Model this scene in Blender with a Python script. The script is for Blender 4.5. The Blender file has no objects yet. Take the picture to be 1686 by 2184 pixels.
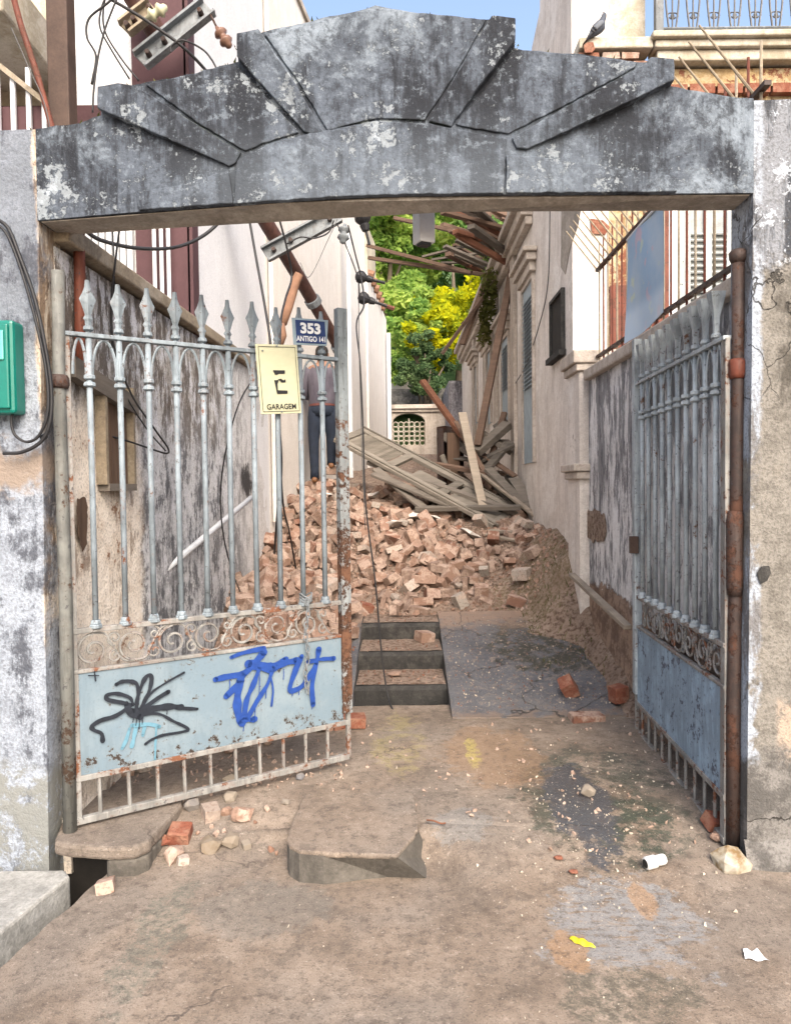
import bpy, bmesh, math, random
from mathutils import Vector, Matrix, Euler, noise
R = math.radians
random.seed(7)
V = Vector
scene = bpy.context.scene
col = scene.collection

# ------------------------------------------------------------------ camera
FPX, CU, CV, HCAM = 1577.0, 855.0, 1092.0, 1.55          # focal length and centre in photo pixels (1686 x 2184)
PITCH, ROLL = R(1.89), R(0.69)
CAM = V((0, 0, HCAM))
FW = V((0, math.cos(PITCH), -math.sin(PITCH)))
U0 = V((0, math.sin(PITCH), math.cos(PITCH)))
X0 = V((1, 0, 0))
RT = X0*math.cos(ROLL) - U0*math.sin(ROLL)
UP = X0*math.sin(ROLL) + U0*math.cos(ROLL)
cd = bpy.data.cameras.new('camera'); cam = bpy.data.objects.new('camera', cd); col.objects.link(cam)
cam.matrix_world = Matrix(((RT.x, UP.x, -FW.x, CAM.x), (RT.y, UP.y, -FW.y, CAM.y), (RT.z, UP.z, -FW.z, CAM.z), (0, 0, 0, 1)))
cd.sensor_fit = 'VERTICAL'; cd.sensor_height = 36.0; cd.lens = FPX/2184*36
cd.shift_x = -12/2184; cd.clip_end = 2000; cd.clip_start = .05
scene.camera = cam

# ------------------------------------------------------------------ sky and sun
SUN_DIR = V((.20, -.72, .65)).normalized()               # towards the sun: high behind the camera, veiled by thin cloud
w = bpy.data.worlds.new('World'); scene.world = w; w.use_nodes = True
wn = w.node_tree; wn.nodes.clear()
sky = wn.nodes.new('ShaderNodeTexSky'); sky.sky_type = 'NISHITA'; sky.sun_disc = False
sky.sun_elevation = math.asin(SUN_DIR.z); sky.sun_rotation = math.atan2(SUN_DIR.x, SUN_DIR.y)
sky.air_density = 1.0; sky.dust_density = 6.0; sky.ozone_density = .4; sky.altitude = 0
bg = wn.nodes.new('ShaderNodeBackground'); bg.inputs[1].default_value = .15
wo = wn.nodes.new('ShaderNodeOutputWorld')
wn.links.new(sky.outputs[0], bg.inputs[0]); wn.links.new(bg.outputs[0], wo.inputs[0])
sl = bpy.data.lights.new('sun', 'SUN'); sl.energy = .8; sl.angle = R(42); sl.color = (1, .985, .96)
so = bpy.data.objects.new('sun', sl); col.objects.link(so)
so.rotation_euler = SUN_DIR.to_track_quat('Z', 'Y').to_euler(); so.location = (-10, 6, 12)
vs = scene.view_settings; vs.view_transform = 'Standard'; vs.look = 'None'; vs.gamma = 1; vs.exposure = 1.55
vs.use_curve_mapping = False
scene.cycles.adaptive_threshold = .02; scene.cycles.max_bounces = 6; scene.cycles.diffuse_bounces = 3; scene.cycles.glossy_bounces = 2; scene.cycles.transmission_bounces = 3

# ------------------------------------------------------------------ photo pixel -> place (each thing gets its own measured distance)
def ray(u, v): return RT*((u-CU)/FPX) + UP*((CV-v)/FPX) + FW
def P(u, v, y):
    d = ray(u, v); return CAM + d*(y/d.y)
def G(u, v, z):
    d = ray(u, v); return CAM + d*((z-HCAM)/d.z)
def XP(u, v, x):
    d = ray(u, v); return CAM + d*(x/d.x)
def PL(u, v, o, n):
    d = ray(u, v); return CAM + d*((o-CAM).dot(n)/d.dot(n))

# ------------------------------------------------------------------ mesh helpers
ORG = {}
def link(o, parent=None):
    col.objects.link(o)
    if parent is not None: o.parent = parent
    return o
def tag(o, label=None, cat=None, group=None, kind=None):
    if label: o['label'] = label
    if cat: o['category'] = cat
    if group: o['group'] = group
    if kind: o['kind'] = kind
    return o
def thing(name, loc, label, cat, group=None):
    o = bpy.data.objects.new(name, None); o.empty_display_size = .1
    o.location = loc; col.objects.link(o); ORG[o.name] = V(loc)
    return tag(o, label, cat, group)
def basis(d):
    d = d.normalized(); a = V((0, 0, 1)) if abs(d.z) < .9 else V((1, 0, 0))
    s = d.cross(a).normalized(); return s, s.cross(d).normalized()
class MB:
    def __init__(s): s.v = []; s.f = []
    def add(s, vs_, fs):
        k = len(s.v); s.v += [tuple(p) for p in vs_]; s.f += [tuple(i+k for i in f) for f in fs]; return s
    def box(s, c, size, ax=None, rz=0):
        c = V(c); hx, hy, hz = [q/2 for q in size]
        if ax is None: ax = (V((math.cos(rz), math.sin(rz), 0)), V((-math.sin(rz), math.cos(rz), 0)), V((0, 0, 1)))
        pts = [c + ax[0]*(sx*hx) + ax[1]*(sy*hy) + ax[2]*(sz*hz) for sz in (-1, 1) for sx, sy in ((-1, -1), (1, -1), (1, 1), (-1, 1))]
        return s.add(pts, [(3, 2, 1, 0), (4, 5, 6, 7), (0, 1, 5, 4), (1, 2, 6, 5), (2, 3, 7, 6), (3, 0, 4, 7)])
    def aabb(s, a, b):
        return s.box([(p+q)/2 for p, q in zip(a, b)], [abs(q-p) for p, q in zip(a, b)])
    def beam(s, a, b, wd, th, up=None, taper=1):
        a = V(a); b = V(b); d = (b-a).normalized()
        if up is None: s1, s2 = basis(d)
        else: s1 = d.cross(V(up)).normalized(); s2 = s1.cross(d).normalized()
        pts = []
        for p, k in ((a, 1), (b, taper)):
            for i, j in ((-1, -1), (1, -1), (1, 1), (-1, 1)): pts.append(p + s1*(i*wd/2*k) + s2*(j*th/2*k))
        return s.add(pts, [(3, 2, 1, 0), (4, 5, 6, 7), (0, 1, 5, 4), (1, 2, 6, 5), (2, 3, 7, 6), (3, 0, 4, 7)])
    def tube(s, path, r, n=8, closed=False):
        path = [V(p) for p in path]; m = len(path)
        rr = r if isinstance(r, (list, tuple)) else [r]*m
        pts = []; prev = None
        for i, p in enumerate(path):
            if closed: d = path[(i+1) % m]-path[i-1]
            else: d = path[min(i+1, m-1)]-path[max(i-1, 0)]
            if d.length < 1e-9: d = V((0, 0, 1))
            d.normalize()
            if prev is None: a, b = basis(d)
            else:
                a = prev - d*prev.dot(d)
                a = a.normalized() if a.length > 1e-6 else basis(d)[0]
                b = a.cross(d).normalized()
            prev = a
            for k in range(n):
                t = 2*math.pi*k/n; pts.append(p + a*(math.cos(t)*rr[i]) + b*(math.sin(t)*rr[i]))
        fs = []
        for i in range(m if closed else m-1):
            j = (i+1) % m
            for k in range(n):
                q = (k+1) % n; fs.append((i*n+k, j*n+k, j*n+q, i*n+q))
        if not closed: fs += [tuple(range(n)), tuple(range((m-1)*n+n-1, (m-1)*n-1, -1))]
        return s.add(pts, fs)
    def prism(s, poly, off):                              # polygon of points (any plane) pushed along off
        n = len(poly); off = V(off)
        pts = [V(p) for p in poly] + [V(p)+off for p in poly]
        return s.add(pts, [tuple(range(n-1, -1, -1)), tuple(range(n, 2*n))] + [(i, (i+1) % n, n+(i+1) % n, n+i) for i in range(n)])
    def loft(s, rings, cap=True):
        n = len(rings[0]); pts = [p for r in rings for p in r]; fs = []
        for i in range(len(rings)-1):
            for k in range(n): fs.append((i*n+k, i*n+(k+1) % n, (i+1)*n+(k+1) % n, (i+1)*n+k))
        if cap: fs += [tuple(range(n-1, -1, -1)), tuple(range((len(rings)-1)*n, len(rings)*n))]
        return s.add(pts, fs)
    def grid(s, fn, nu, nv):
        pts = [fn(i/nu, j/nv) for j in range(nv+1) for i in range(nu+1)]
        return s.add(pts, [(j*(nu+1)+i, j*(nu+1)+i+1, (j+1)*(nu+1)+i+1, (j+1)*(nu+1)+i) for j in range(nv) for i in range(nu)])
    def build(s, name, mat, parent=None, smooth=False, bevel=0, fix=True):
        me = bpy.data.meshes.new(name)
        if parent is not None: o0 = ORG[parent.name]
        else:
            xs = [p[0] for p in s.v]; ys = [p[1] for p in s.v]; zs = [p[2] for p in s.v]
            o0 = V(((min(xs)+max(xs))/2, (min(ys)+max(ys))/2, min(zs)))
        me.from_pydata([(p[0]-o0.x, p[1]-o0.y, p[2]-o0.z) for p in s.v], [], s.f)
        if fix:
            b = bmesh.new(); b.from_mesh(me); bmesh.ops.recalc_face_normals(b, faces=b.faces); b.to_mesh(me); b.free()
        me.validate()
        if mat is not None: me.materials.append(mat)
        if smooth:
            for p in me.polygons: p.use_smooth = True
        o = bpy.data.objects.new(name, me)
        if parent is not None: col.objects.link(o); o.parent = parent
        else: o.location = o0; col.objects.link(o)
        ORG[o.name] = o0
        if bevel:
            m = o.modifiers.new('bevel', 'BEVEL'); m.width = bevel; m.segments = 2; m.limit_method = 'ANGLE'
        return o
def curve(pts, n=8):                                       # Catmull-Rom through points
    pts = [V(p) for p in pts]; q = [pts[0]*2-pts[1]] + pts + [pts[-1]*2-pts[-2]]; out = []
    for i in range(1, len(q)-2):
        for k in range(n):
            t = k/n; a, b, c, d = q[i-1], q[i], q[i+1], q[i+2]
            out.append(.5*((2*b)+(c-a)*t+(2*a-5*b+4*c-d)*t*t+(3*b-a-3*c+d)*t**3))
    return out+[pts[-1]]
def hull(pts):
    b = bmesh.new()
    for p in pts: b.verts.new(p)
    r = bmesh.ops.convex_hull(b, input=b.verts)
    bmesh.ops.delete(b, geom=list({g for g in list(r['geom_unused'])+list(r['geom_interior']) if isinstance(g, bmesh.types.BMVert)}), context='VERTS')
    bmesh.ops.recalc_face_normals(b, faces=b.faces)
    b.verts.ensure_lookup_table(); b.verts.index_update()
    v = [tuple(q.co) for q in b.verts]; f = [tuple(q.index for q in fc.verts) for fc in b.faces]; b.free()
    return v, f
def nz(x, y, z=0, s=1): return noise.noise(V((x*s, y*s, z*s)))
def sm(a, b, x):
    t = max(0, min(1, (x-a)/(b-a))); return t*t*(3-2*t)

# ------------------------------------------------------------------ procedural materials
class NM:
    def __init__(s, name):
        s.m = bpy.data.materials.new(name); s.m.use_nodes = True; s.t = s.m.node_tree; s.t.nodes.clear()
        s.out = s.t.nodes.new('ShaderNodeOutputMaterial'); s.geo = s.t.nodes.new('ShaderNodeNewGeometry')
        s.pos = s.geo.outputs['Position']; s.b = s.t.nodes.new('ShaderNodeBsdfPrincipled')
        s.t.links.new(s.b.outputs[0], s.out.inputs[0]); s._rnd = None
    def nd(s, t): return s.t.nodes.new(t)
    def put(s, sock, v):
        if isinstance(v, bpy.types.NodeSocket): s.t.links.new(v, sock)
        elif isinstance(v, (tuple, list)):
            sock.default_value = tuple(v)+(1,) if (len(v) == 3 and sock.type == 'RGBA') else tuple(v)
        else: sock.default_value = v
    def vmul(s, k, vec=None):
        n = s.nd('ShaderNodeVectorMath'); n.operation = 'MULTIPLY'; s.put(n.inputs[0], vec or s.pos); s.put(n.inputs[1], k); return n.outputs[0]
    def vadd(s, k, vec=None):
        n = s.nd('ShaderNodeVectorMath'); n.operation = 'ADD'; s.put(n.inputs[0], vec or s.pos); s.put(n.inputs[1], k); return n.outputs[0]
    def noise(s, scale, detail=4, rough=.55, vec=None, dist=0, off=0):
        n = s.nd('ShaderNodeTexNoise'); v = vec or s.pos
        if off: v = s.vadd((off, off*1.7, off*.6), v)
        s.put(n.inputs['Vector'], v); n.inputs['Scale'].default_value = scale
        n.inputs['Detail'].default_value = min(detail, 6.0); n.inputs['Roughness'].default_value = rough; n.inputs['Distortion'].default_value = dist
        return n.outputs['Fac']
    def vor(s, scale, feature='F1', vec=None, rnd=1):
        n = s.nd('ShaderNodeTexVoronoi'); n.feature = feature; s.put(n.inputs['Vector'], vec or s.pos); n.inputs['Scale'].default_value = scale
        n.inputs['Randomness'].default_value = rnd
        return n.outputs['Distance']
    def vorc(s, scale, vec=None):
        n = s.nd('ShaderNodeTexVoronoi'); s.put(n.inputs['Vector'], vec or s.pos); n.inputs['Scale'].default_value = scale
        x = s.nd('ShaderNodeSeparateColor'); s.t.links.new(n.outputs['Color'], x.inputs[0]); return x.outputs[0]
    def math(s, op, a, b=0, clamp=False):
        n = s.nd('ShaderNodeMath'); n.operation = op; n.use_clamp = clamp; s.put(n.inputs[0], a); s.put(n.inputs[1], b); return n.outputs[0]
    def step(s, x, lo, hi, a=0, b=1):
        n = s.nd('ShaderNodeMapRange'); n.interpolation_type = 'SMOOTHSTEP'; n.clamp = True
        s.put(n.inputs[0], x); s.put(n.inputs[1], lo); s.put(n.inputs[2], hi); s.put(n.inputs[3], a); s.put(n.inputs[4], b); return n.outputs[0]
    def mix(s, f, a, b, mode='MIX'):
        n = s.nd('ShaderNodeMix'); n.data_type = 'RGBA'; n.blend_type = mode; s.put(n.inputs[0], f); s.put(n.inputs[6], a); s.put(n.inputs[7], b); return n.outputs[2]
    def ramp(s, f, stops):
        n = s.nd('ShaderNodeValToRGB'); e = n.color_ramp.elements
        while len(e) < len(stops): e.new(.5)
        for k, (p, c) in zip(e, stops): k.position = p; k.color = tuple(c)+(1,)
        s.put(n.inputs[0], f); return n.outputs[0]
    def xyz(s, vec=None):
        n = s.nd('ShaderNodeSeparateXYZ'); s.put(n.inputs[0], vec or s.pos); return n.outputs
    def rnd(s):
        if s._rnd is None: s._rnd = s.nd('ShaderNodeObjectInfo').outputs['Random']
        return s._rnd
    def bump(s, h, strength=.4, dist=.02):
        n = s.nd('ShaderNodeBump'); n.inputs['Strength'].default_value = strength; n.inputs['Distance'].default_value = dist
        s.put(n.inputs['Height'], h); s.t.links.new(n.outputs[0], s.b.inputs['Normal'])
    def blob(s, cx, cy, rx, ry, wob=.35, nsc=6, lo=.75, hi=1.1):     # 1 inside an uneven patch lying on the ground
        n = s.nd('ShaderNodeVectorMath'); n.operation = 'SUBTRACT'; s.put(n.inputs[0], s.pos); n.inputs[1].default_value = (cx, cy, 0)
        v = s.vmul((1/rx, 1/ry, 0), n.outputs[0]); l = s.nd('ShaderNodeVectorMath'); l.operation = 'LENGTH'; s.put(l.inputs[0], v)
        d = s.math('ADD', l.outputs['Value'], s.math('MULTIPLY', s.math('SUBTRACT', s.noise(nsc, 6, .78, off=cx*3+cy), .5), wob*5))
        md = (lo+hi)/2; return s.step(d, md-.10, md+.10, 1, 0)
    def fin(s, c, rough=.85, metal=0, spec=.3):
        s.put(s.b.inputs['Base Color'], c); s.put(s.b.inputs['Roughness'], rough); s.put(s.b.inputs['Metallic'], metal)
        s.b.inputs['Specular IOR Level'].default_value = spec; return s.m
def plain(name, c, rough=.7, var=.25, scale=12, bump=.15, metal=0, spec=.3):
    m = NM(name); n = m.noise(scale, 5, .6); f = m.noise(scale*9, 3, .6)
    k = m.math('ADD', m.math('MULTIPLY', n, .7), m.math('MULTIPLY', f, .3))
    a = tuple(x*(1-var) for x in c); b = tuple(min(1, x*(1+var)) for x in c)
    m.bump(f, bump, .004); return m.fin(m.ramp(k, [(.3, a), (.7, b)]), rough, metal, spec)
def weathered(name, base, dark, light, flake=None, dk=.5, lt=.5, fl=.57, streak=.5, sc=1.0, bump=.5, rough=.9, moss=0, seed=0, big_=.38):
    m = NM(name)
    big = m.noise(1.3*sc, 4, .6, off=seed+1); med = m.noise(4.0*sc, 6, .74, off=seed+3, dist=.4); fine = m.noise(85, 2, .6)
    st = m.noise(1, 6, .74, vec=m.vmul((6*sc, 6*sc, .9*sc)), off=seed+5); sp = m.noise(22*sc, 5, .78, off=seed+2)
    mx = m.math('ADD', m.math('MULTIPLY', big, .5), m.math('MULTIPLY', med, .5))
    c = m.mix(m.step(big, .40, .60), base, tuple(x*(1-big_) for x in base))
    c = m.mix(m.math('MULTIPLY', m.step(mx, .49, .60), lt), c, light)
    d = m.math('ADD', m.math('MULTIPLY', st, streak), m.math('MULTIPLY', m.math('SUBTRACT', 1.0, mx), 1-streak))
    c = m.mix(m.math('MULTIPLY', m.step(d, .48, .57), dk), c, dark)
    c = m.mix(m.math('MULTIPLY', m.step(sp, .49, .60), .6*dk), c, dark)
    c = m.mix(m.math('MULTIPLY', m.step(sp, .45, .36), .45*lt), c, light)
    h = m.math('ADD', m.math('MULTIPLY', med, 1.2), m.math('ADD', m.math('MULTIPLY', fine, .25), m.math('MULTIPLY', sp, .6)))
    if flake:
        fn = m.math('ADD', m.math('MULTIPLY', m.noise(2.4*sc, 6, .80, off=seed+9), .62), m.math('MULTIPLY', sp, .38))
        if moss:                                           # old limewash survives best on the lower lintel
            X = m.xyz(); lz = m.math('MULTIPLY', m.step(X[2], 3.05, 2.75), m.step(m.math('ABSOLUTE', X[0]), 1.1, .5)); fn = m.math('ADD', fn, m.math('MULTIPLY', lz, .028))
            c = m.mix(m.math('MULTIPLY', lz, .22), c, light)
        k = m.step(fn, fl, fl+.035); c = m.mix(m.math('MULTIPLY', k, .85), c, m.mix(m.step(sp, .38, .56), flake, tuple(x*.55 for x in flake)))
        h = m.math('ADD', h, m.math('MULTIPLY', k, -.45))
    c = m.mix(m.step(fine, .35, .7, 0, .32), c, m.mix(.5, c, (.02, .02, .02)))
    if moss:
        nzz = m.xyz(m.geo.outputs['Normal'])[2]
        k = m.math('MULTIPLY', m.step(nzz, .45, .8), m.step(m.noise(9, 4, .6), .42, .55)); c = m.mix(m.math('MULTIPLY', k, moss), c, (.07, .09, .03))
    m.bump(h, bump, .014)
    return m.fin(c, rough)
MT = {}
def metal_paint(name, paint, rust=(.115, .05, .028), amt=.6, zlo=None, zhi=None, dark=(.05, .05, .055), rough=.6):
    m = NM(name); a = m.noise(7, 6, .78); b = m.noise(45, 4, .7); s_ = m.noise(1, 5, .7, vec=m.vmul((30, 30, 4)))
    c = m.mix(m.step(m.noise(4, 4, .7, off=3), .42, .60), paint, tuple(x*.70 for x in paint))
    c = m.mix(m.step(s_, .47, .62, 0, .65), c, tuple(x*.48 for x in paint))
    c = m.mix(m.step(s_, .42, .34, 0, .5), c, tuple(min(.8, x*1.35) for x in paint))
    k = m.math('ADD', m.math('MULTIPLY', a, .72), m.math('MULTIPLY', b, .28))
    if zlo is not None: k = m.math('ADD', k, m.step(m.xyz()[2], zlo, zhi, .10, -.05))
    rk = m.step(k, amt, amt+.05)
    rc = m.mix(m.step(b, .40, .60), rust, tuple(x*.4 for x in rust)); rc = m.mix(m.step(a, .5, .62, 0, .6), rc, tuple(min(1, x*1.7) for x in rust))
    c = m.mix(m.step(k, amt-.07, amt, 0, .5), c, tuple(x*.6+y*.5 for x, y in zip(paint, rust)))
    c = m.mix(m.step(b, .60, .66, 0, .75), c, dark); c = m.mix(rk, c, rc)
    m.bump(m.math('ADD', m.math('MULTIPLY', rk, -.5), m.math('MULTIPLY', b, .8)), .6, .004)
    return m.fin(c, m.mix(rk, (rough,)*3, (.92,)*3), 0, .3)
def wood(name, c, var=.45, rough=.85, vec=(3, 3, 30)):
    m = NM(name); tc = m.nd('ShaderNodeTexCoord').outputs['Object']
    g = m.noise(1, 6, .65, vec=m.vmul(vec, tc), dist=.6); b = m.noise(6, 4, .6); f = m.noise(60, 3)
    r = m.rnd(); k = m.math('ADD', m.math('MULTIPLY', g, .6), m.math('ADD', m.math('MULTIPLY', b, .25), m.math('MULTIPLY', r, .25)))
    m.bump(m.math('ADD', g, m.math('MULTIPLY', f, .3)), .5, .006)
    return m.fin(m.ramp(k, [(.3, tuple(x*(1-var) for x in c)), (.55, c), (.8, tuple(min(1, x*(1+var)) for x in c))]), rough)

MT['arch'] = weathered('weathered_blue_grey_concrete', (.082, .100, .128), (.011, .013, .018), (.20, .24, .285), (.42, .48, .53), dk=.92, lt=.95, fl=.562, streak=.5, moss=.8, seed=3)
MT['soffit'] = weathered('bare_soffit_concrete', (.40, .36, .31), (.17, .15, .125), (.52, .48, .43), None, dk=.5, streak=.1, sc=1.4, seed=8)
MT['left_wall'] = weathered('mould_streaked_plaster', (.26, .25, .27), (.065, .06, .065), (.45, .44, .45), (.6, .58, .55), dk=.9, lt=.8, fl=.58, streak=.75, seed=13)
MT['right_wall'] = weathered('streaked_pale_plaster', (.5, .47, .49), (.10, .095, .11), (.62, .6, .62), (.66, .62, .62), dk=.92, lt=.6, fl=.58, streak=.8, seed=21)
MT['pink_house'] = weathered('dusty_pink_plaster', (.70, .65, .60), (.38, .34, .31), (.76, .735, .70), (.46, .41, .36), dk=.45, lt=.7, fl=.60, streak=.6, bump=.3, seed=31, big_=.15)
MT['trim'] = weathered('pale_stone_trim', (.50, .44, .38), (.22, .19, .16), (.60, .55, .50), None, dk=.5, streak=.5, bump=.25, seed=35, big_=.2)
MT['yellow_house'] = weathered('peeling_yellow_plaster', (.46, .33, .165), (.18, .11, .06), (.55, .48, .34), (.28, .085, .05), dk=.6, lt=.7, fl=.525, streak=.3, bump=.5, seed=41)
MT['cream'] = weathered('cream_plaster', (.56, .51, .40), (.28, .23, .16), (.62, .59, .53), None, dk=.4, streak=.5, bump=.2, seed=44)
MT['white_house'] = weathered('white_stucco', (.74, .75, .77), (.52, .52, .54), (.80, .80, .81), None, dk=.15, lt=.4, streak=.5, bump=.3, seed=51, big_=.06)
MT['beige_house'] = weathered('pale_beige_stucco', (.74, .70, .655), (.52, .47, .42), (.78, .755, .72), None, dk=.2, lt=.5, streak=.6, bump=.2, seed=55, big_=.10)
MT['maroon'] = plain('maroon_paint', (.075, .037, .042), .75, .2, 5)
MT['coping'] = weathered('cream_coping', (.37, .31, .225), (.14, .11, .08), (.45, .40, .33), None, dk=.5, streak=.1, seed=61)
MT['slab'] = weathered('concrete_slab', (.12, .11, .095), (.04, .036, .031), (.17, .155, .135), None, dk=.45, streak=0, sc=1.6, seed=63)
MT['kerb'] = weathered('pale_kerb_concrete', (.36, .36, .34), (.10, .10, .095), (.45, .45, .435), None, dk=.4, streak=0, sc=1.5, seed=64)
MT['stepc'] = weathered('step_concrete', (.045, .044, .042), (.015, .015, .015), (.10, .094, .085), None, dk=.5, streak=0, sc=2, seed=65)
MT['stone_wall'] = weathered('rough_dark_masonry', (.2, .19, .17), (.06, .06, .055), (.4, .39, .36), (.5, .48, .44), dk=.7, streak=.1, sc=1.6, bump=1, seed=66)
MT['paint'] = metal_paint('flaking_blue_grey_gate_paint', (.22, .265, .30), amt=.59)
MT['paint_r'] = metal_paint('chalky_shade_lifted_paint', (.36, .41, .44), (.10, .055, .035), amt=.585)  # chalky paint, lightened further to offset the shade on the right leaf
MT['post_l'] = metal_paint('dull_grey_post_paint', (.155, .16, .15), (.055, .036, .026), amt=.56)
MT['iron'] = metal_paint('old_grey_iron', (.13, .135, .14), (.06, .04, .03), amt=.58)
MT['paint2'] = metal_paint('flaking_grey_gate_rail', (.235, .235, .225), amt=.535)
MT['stile'] = metal_paint('half_rusted_stile', (.23, .265, .28), (.085, .042, .025), amt=.55, zlo=1.3, zhi=2.3)
m = NM('pale_blue_sheet_metal'); a = m.noise(2.5, 5, .7); b_ = m.noise(16, 6, .8); f = m.noise(90, 3, .6); s_ = m.noise(1, 5, .7, vec=m.vmul((14, 14, 2)))
c = m.mix(m.step(a, .40, .60), (.135, .188, .230), (.165, .215, .25)); c = m.mix(m.step(s_, .50, .64, 0, .45), c, (.115, .155, .185)); c = m.mix(m.step(f, .55, .7, 0, .35), c, (.10, .135, .16))
z_ = m.xyz()[2]; k = m.math('ADD', b_, m.step(z_, .46, .33, 0, .10)); c = m.mix(m.step(k, .595, .615, 0, .6), c, (.16, .17, .165)); ck = m.step(k, .625, .64); c = m.mix(ck, c, (.035, .026, .022))
m.bump(m.math('ADD', m.math('MULTIPLY', ck, -.6), m.math('MULTIPLY', f, .25)), .5, .004); MT['panelpaint'] = m.fin(c, .5, 0, .35)
MT['panelpaint2'] = metal_paint('scuffed_blue_sheet_metal', (.25, .35, .45), (.07, .08, .105), amt=.535, rough=.5)
MT['rust'] = metal_paint('rusty_iron_pipe', (.055, .040, .036), (.062, .030, .020), amt=.50)
MT['rustred'] = metal_paint('red_oxide_iron', (.15, .042, .024), (.08, .036, .026), amt=.54)
MT['column'] = plain('brown_column_paint', (.062, .04, .031), .7, .35, 8)
MT['polebrown'] = metal_paint('brown_steel_pole', (.07, .033, .027), (.10, .042, .026), amt=.6)
MT['galv'] = metal_paint('galvanised_steel', (.18, .20, .215), (.11, .075, .045), amt=.60)
MT['cable'] = plain('black_cable', (.018, .018, .02), .5, .2)
MT['wire'] = plain('grey_wire', (.08, .08, .08), .5, .2)
MT['porcelain'] = plain('brown_porcelain', (.16, .09, .065), .35, .3)
MT['clay'] = plain('orange_clay', (.20, .11, .07), .8, .25, 20)
MT['greenbox'] = plain('green_plastic', (.0, .135, .105), .35, .15, 4, .05, spec=.5)
MT['white'] = plain('white_paint', (.60, .62, .64), .5, .12, 6)
MT['whiteplastic'] = plain('white_plastic', (.6, .61, .6), .35, .06, 6, .03)
MT['paper'] = plain('white_paper', (.62, .64, .67), .8, .06)
MT['yellow'] = plain('yellow_wrapper', (.5, .43, .02), .5, .2)
MT['black'] = plain('black_print', (.012, .012, .014), .5, .2)
MT['spray_black'] = plain('black_spray_paint', (.012, .016, .024), .55, .4, 40, 0)
MT['spray_blue'] = plain('blue_spray_paint', (.012, .045, .21), .55, .25, 30, 0)
MT['spray_sky'] = plain('pale_blue_spray_paint', (.10, .215, .285), .55, .2, 40, 0)
MT['signcream'] = plain('cream_enamel', (.42, .42, .29), .4, .10, 5, .05)
MT['signblue'] = plain('navy_enamel', (.012, .03, .11), .35, .2, 9, .05)
MT['signgrey'] = plain('grey_plate', (.22, .29, .34), .5, .2, 9)
MT['wood_grey'] = wood('weathered_grey_wood', (.13, .114, .097), .55)
MT['wood_pale'] = wood('pale_dry_wood', (.27, .23, .185), .4)
MT['wood_brown'] = wood('brown_rafter_wood', (.125, .082, .060))
MT['wood_red'] = wood('red_brown_wood', (.17, .075, .045))
MT['shutter'] = wood('dusty_shutter_paint', (.165, .148, .125), .45)
MT['shutter_blue'] = plain('grey_blue_shutter_paint', (.26, .32, .36), .7, .25, 10)
MT['shutter_white'] = weathered('flaking_white_shutter_paint', (.46, .49, .49), (.22, .24, .24), (.52, .54, .54), (.15, .18, .20), dk=.35, fl=.57, streak=.5, bump=.3, seed=71)
MT['shade_black'] = plain('painted_interior_shade', (.02, .018, .016), .9, .3)  # near-black colour standing in for shade inside openings
MT['board'] = wood('brown_board', (.11, .07, .048), vec=(20, 20, 2))
MT['banner'] = None
m = NM('rubble_brick')
r = m.rnd(); n1 = m.noise(9, 5, .6); n2 = m.noise(60, 4, .65)
c = m.ramp(r, [(0, (.21, .125, .09)), (.2, (.27, .18, .135)), (.36, (.165, .075, .05)), (.5, (.24, .15, .11)), (.66, (.30, .225, .18)), (.8, (.20, .115, .08)), (.9, (.27, .245, .215)), (1, (.38, .33, .285))])
c = m.mix(m.step(n1, .46, .58, 0, .7), c, (.40, .31, .255)); c = m.mix(m.step(n2, .50, .64, 0, .55), c, (.14, .088, .065))
m.bump(m.math('ADD', n1, m.math('MULTIPLY', n2, .6)), .7, .01); MT['brick'] = m.fin(c, .95)
m = NM('red_brick_clean'); n1 = m.noise(14, 5, .6); n2 = m.noise(80, 4, .65)
c = m.mix(m.step(n1, .4, .65), (.18, .06, .036), (.25, .13, .088)); c = m.mix(m.step(n2, .52, .66, 0, .6), c, (.09, .04, .026))
m.bump(m.math('ADD', n1, n2), .7, .008); MT['brick_red'] = m.fin(c, .9)
m = NM('grey_stone'); r = m.rnd(); n1 = m.noise(18, 5, .6)
c = m.ramp(r, [(0, (.165, .128, .09)), (.5, (.21, .178, .14)), (1, (.12, .12, .128))]); c = m.mix(m.step(n1, .4, .65), c, m.mix(.4, c, (.25, .22, .18)))
m.bump(n1, .7, .01); MT['stone'] = m.fin(c, .9)
m = NM('yellowish_stone'); n1 = m.noise(14, 5, .6)
m.bump(n1, .6, .015); MT['stone_cream'] = m.fin(m.ramp(n1, [(.38, (.17, .11, .05)), (.48, (.28, .24, .175)), (.60, (.37, .345, .29))]), .8)
MT['chip'] = plain('plaster_chip', (.40, .35, .285), .9, .3, 30)
m = NM('rubble_dirt'); n1 = m.noise(4, 6, .65); n2 = m.noise(28, 6, .7); n3 = m.noise(120, 3)
c = m.ramp(n1, [(.3, (.22, .158, .12)), (.55, (.29, .22, .172)), (.75, (.37, .30, .245))]); c = m.mix(m.step(n2, .45, .62), c, (.12, .078, .055))
k = m.math('MULTIPLY', m.blob(1.25, 6.55, .5, .6, .2), m.step(n2, .4, .55)); c = m.mix(m.math('MULTIPLY', k, .45), c, (.17, .135, .07))
m.bump(m.math('ADD', n2, m.math('MULTIPLY', n3, .5)), .9, .03); MT['dirt'] = m.fin(c, .97)

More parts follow.
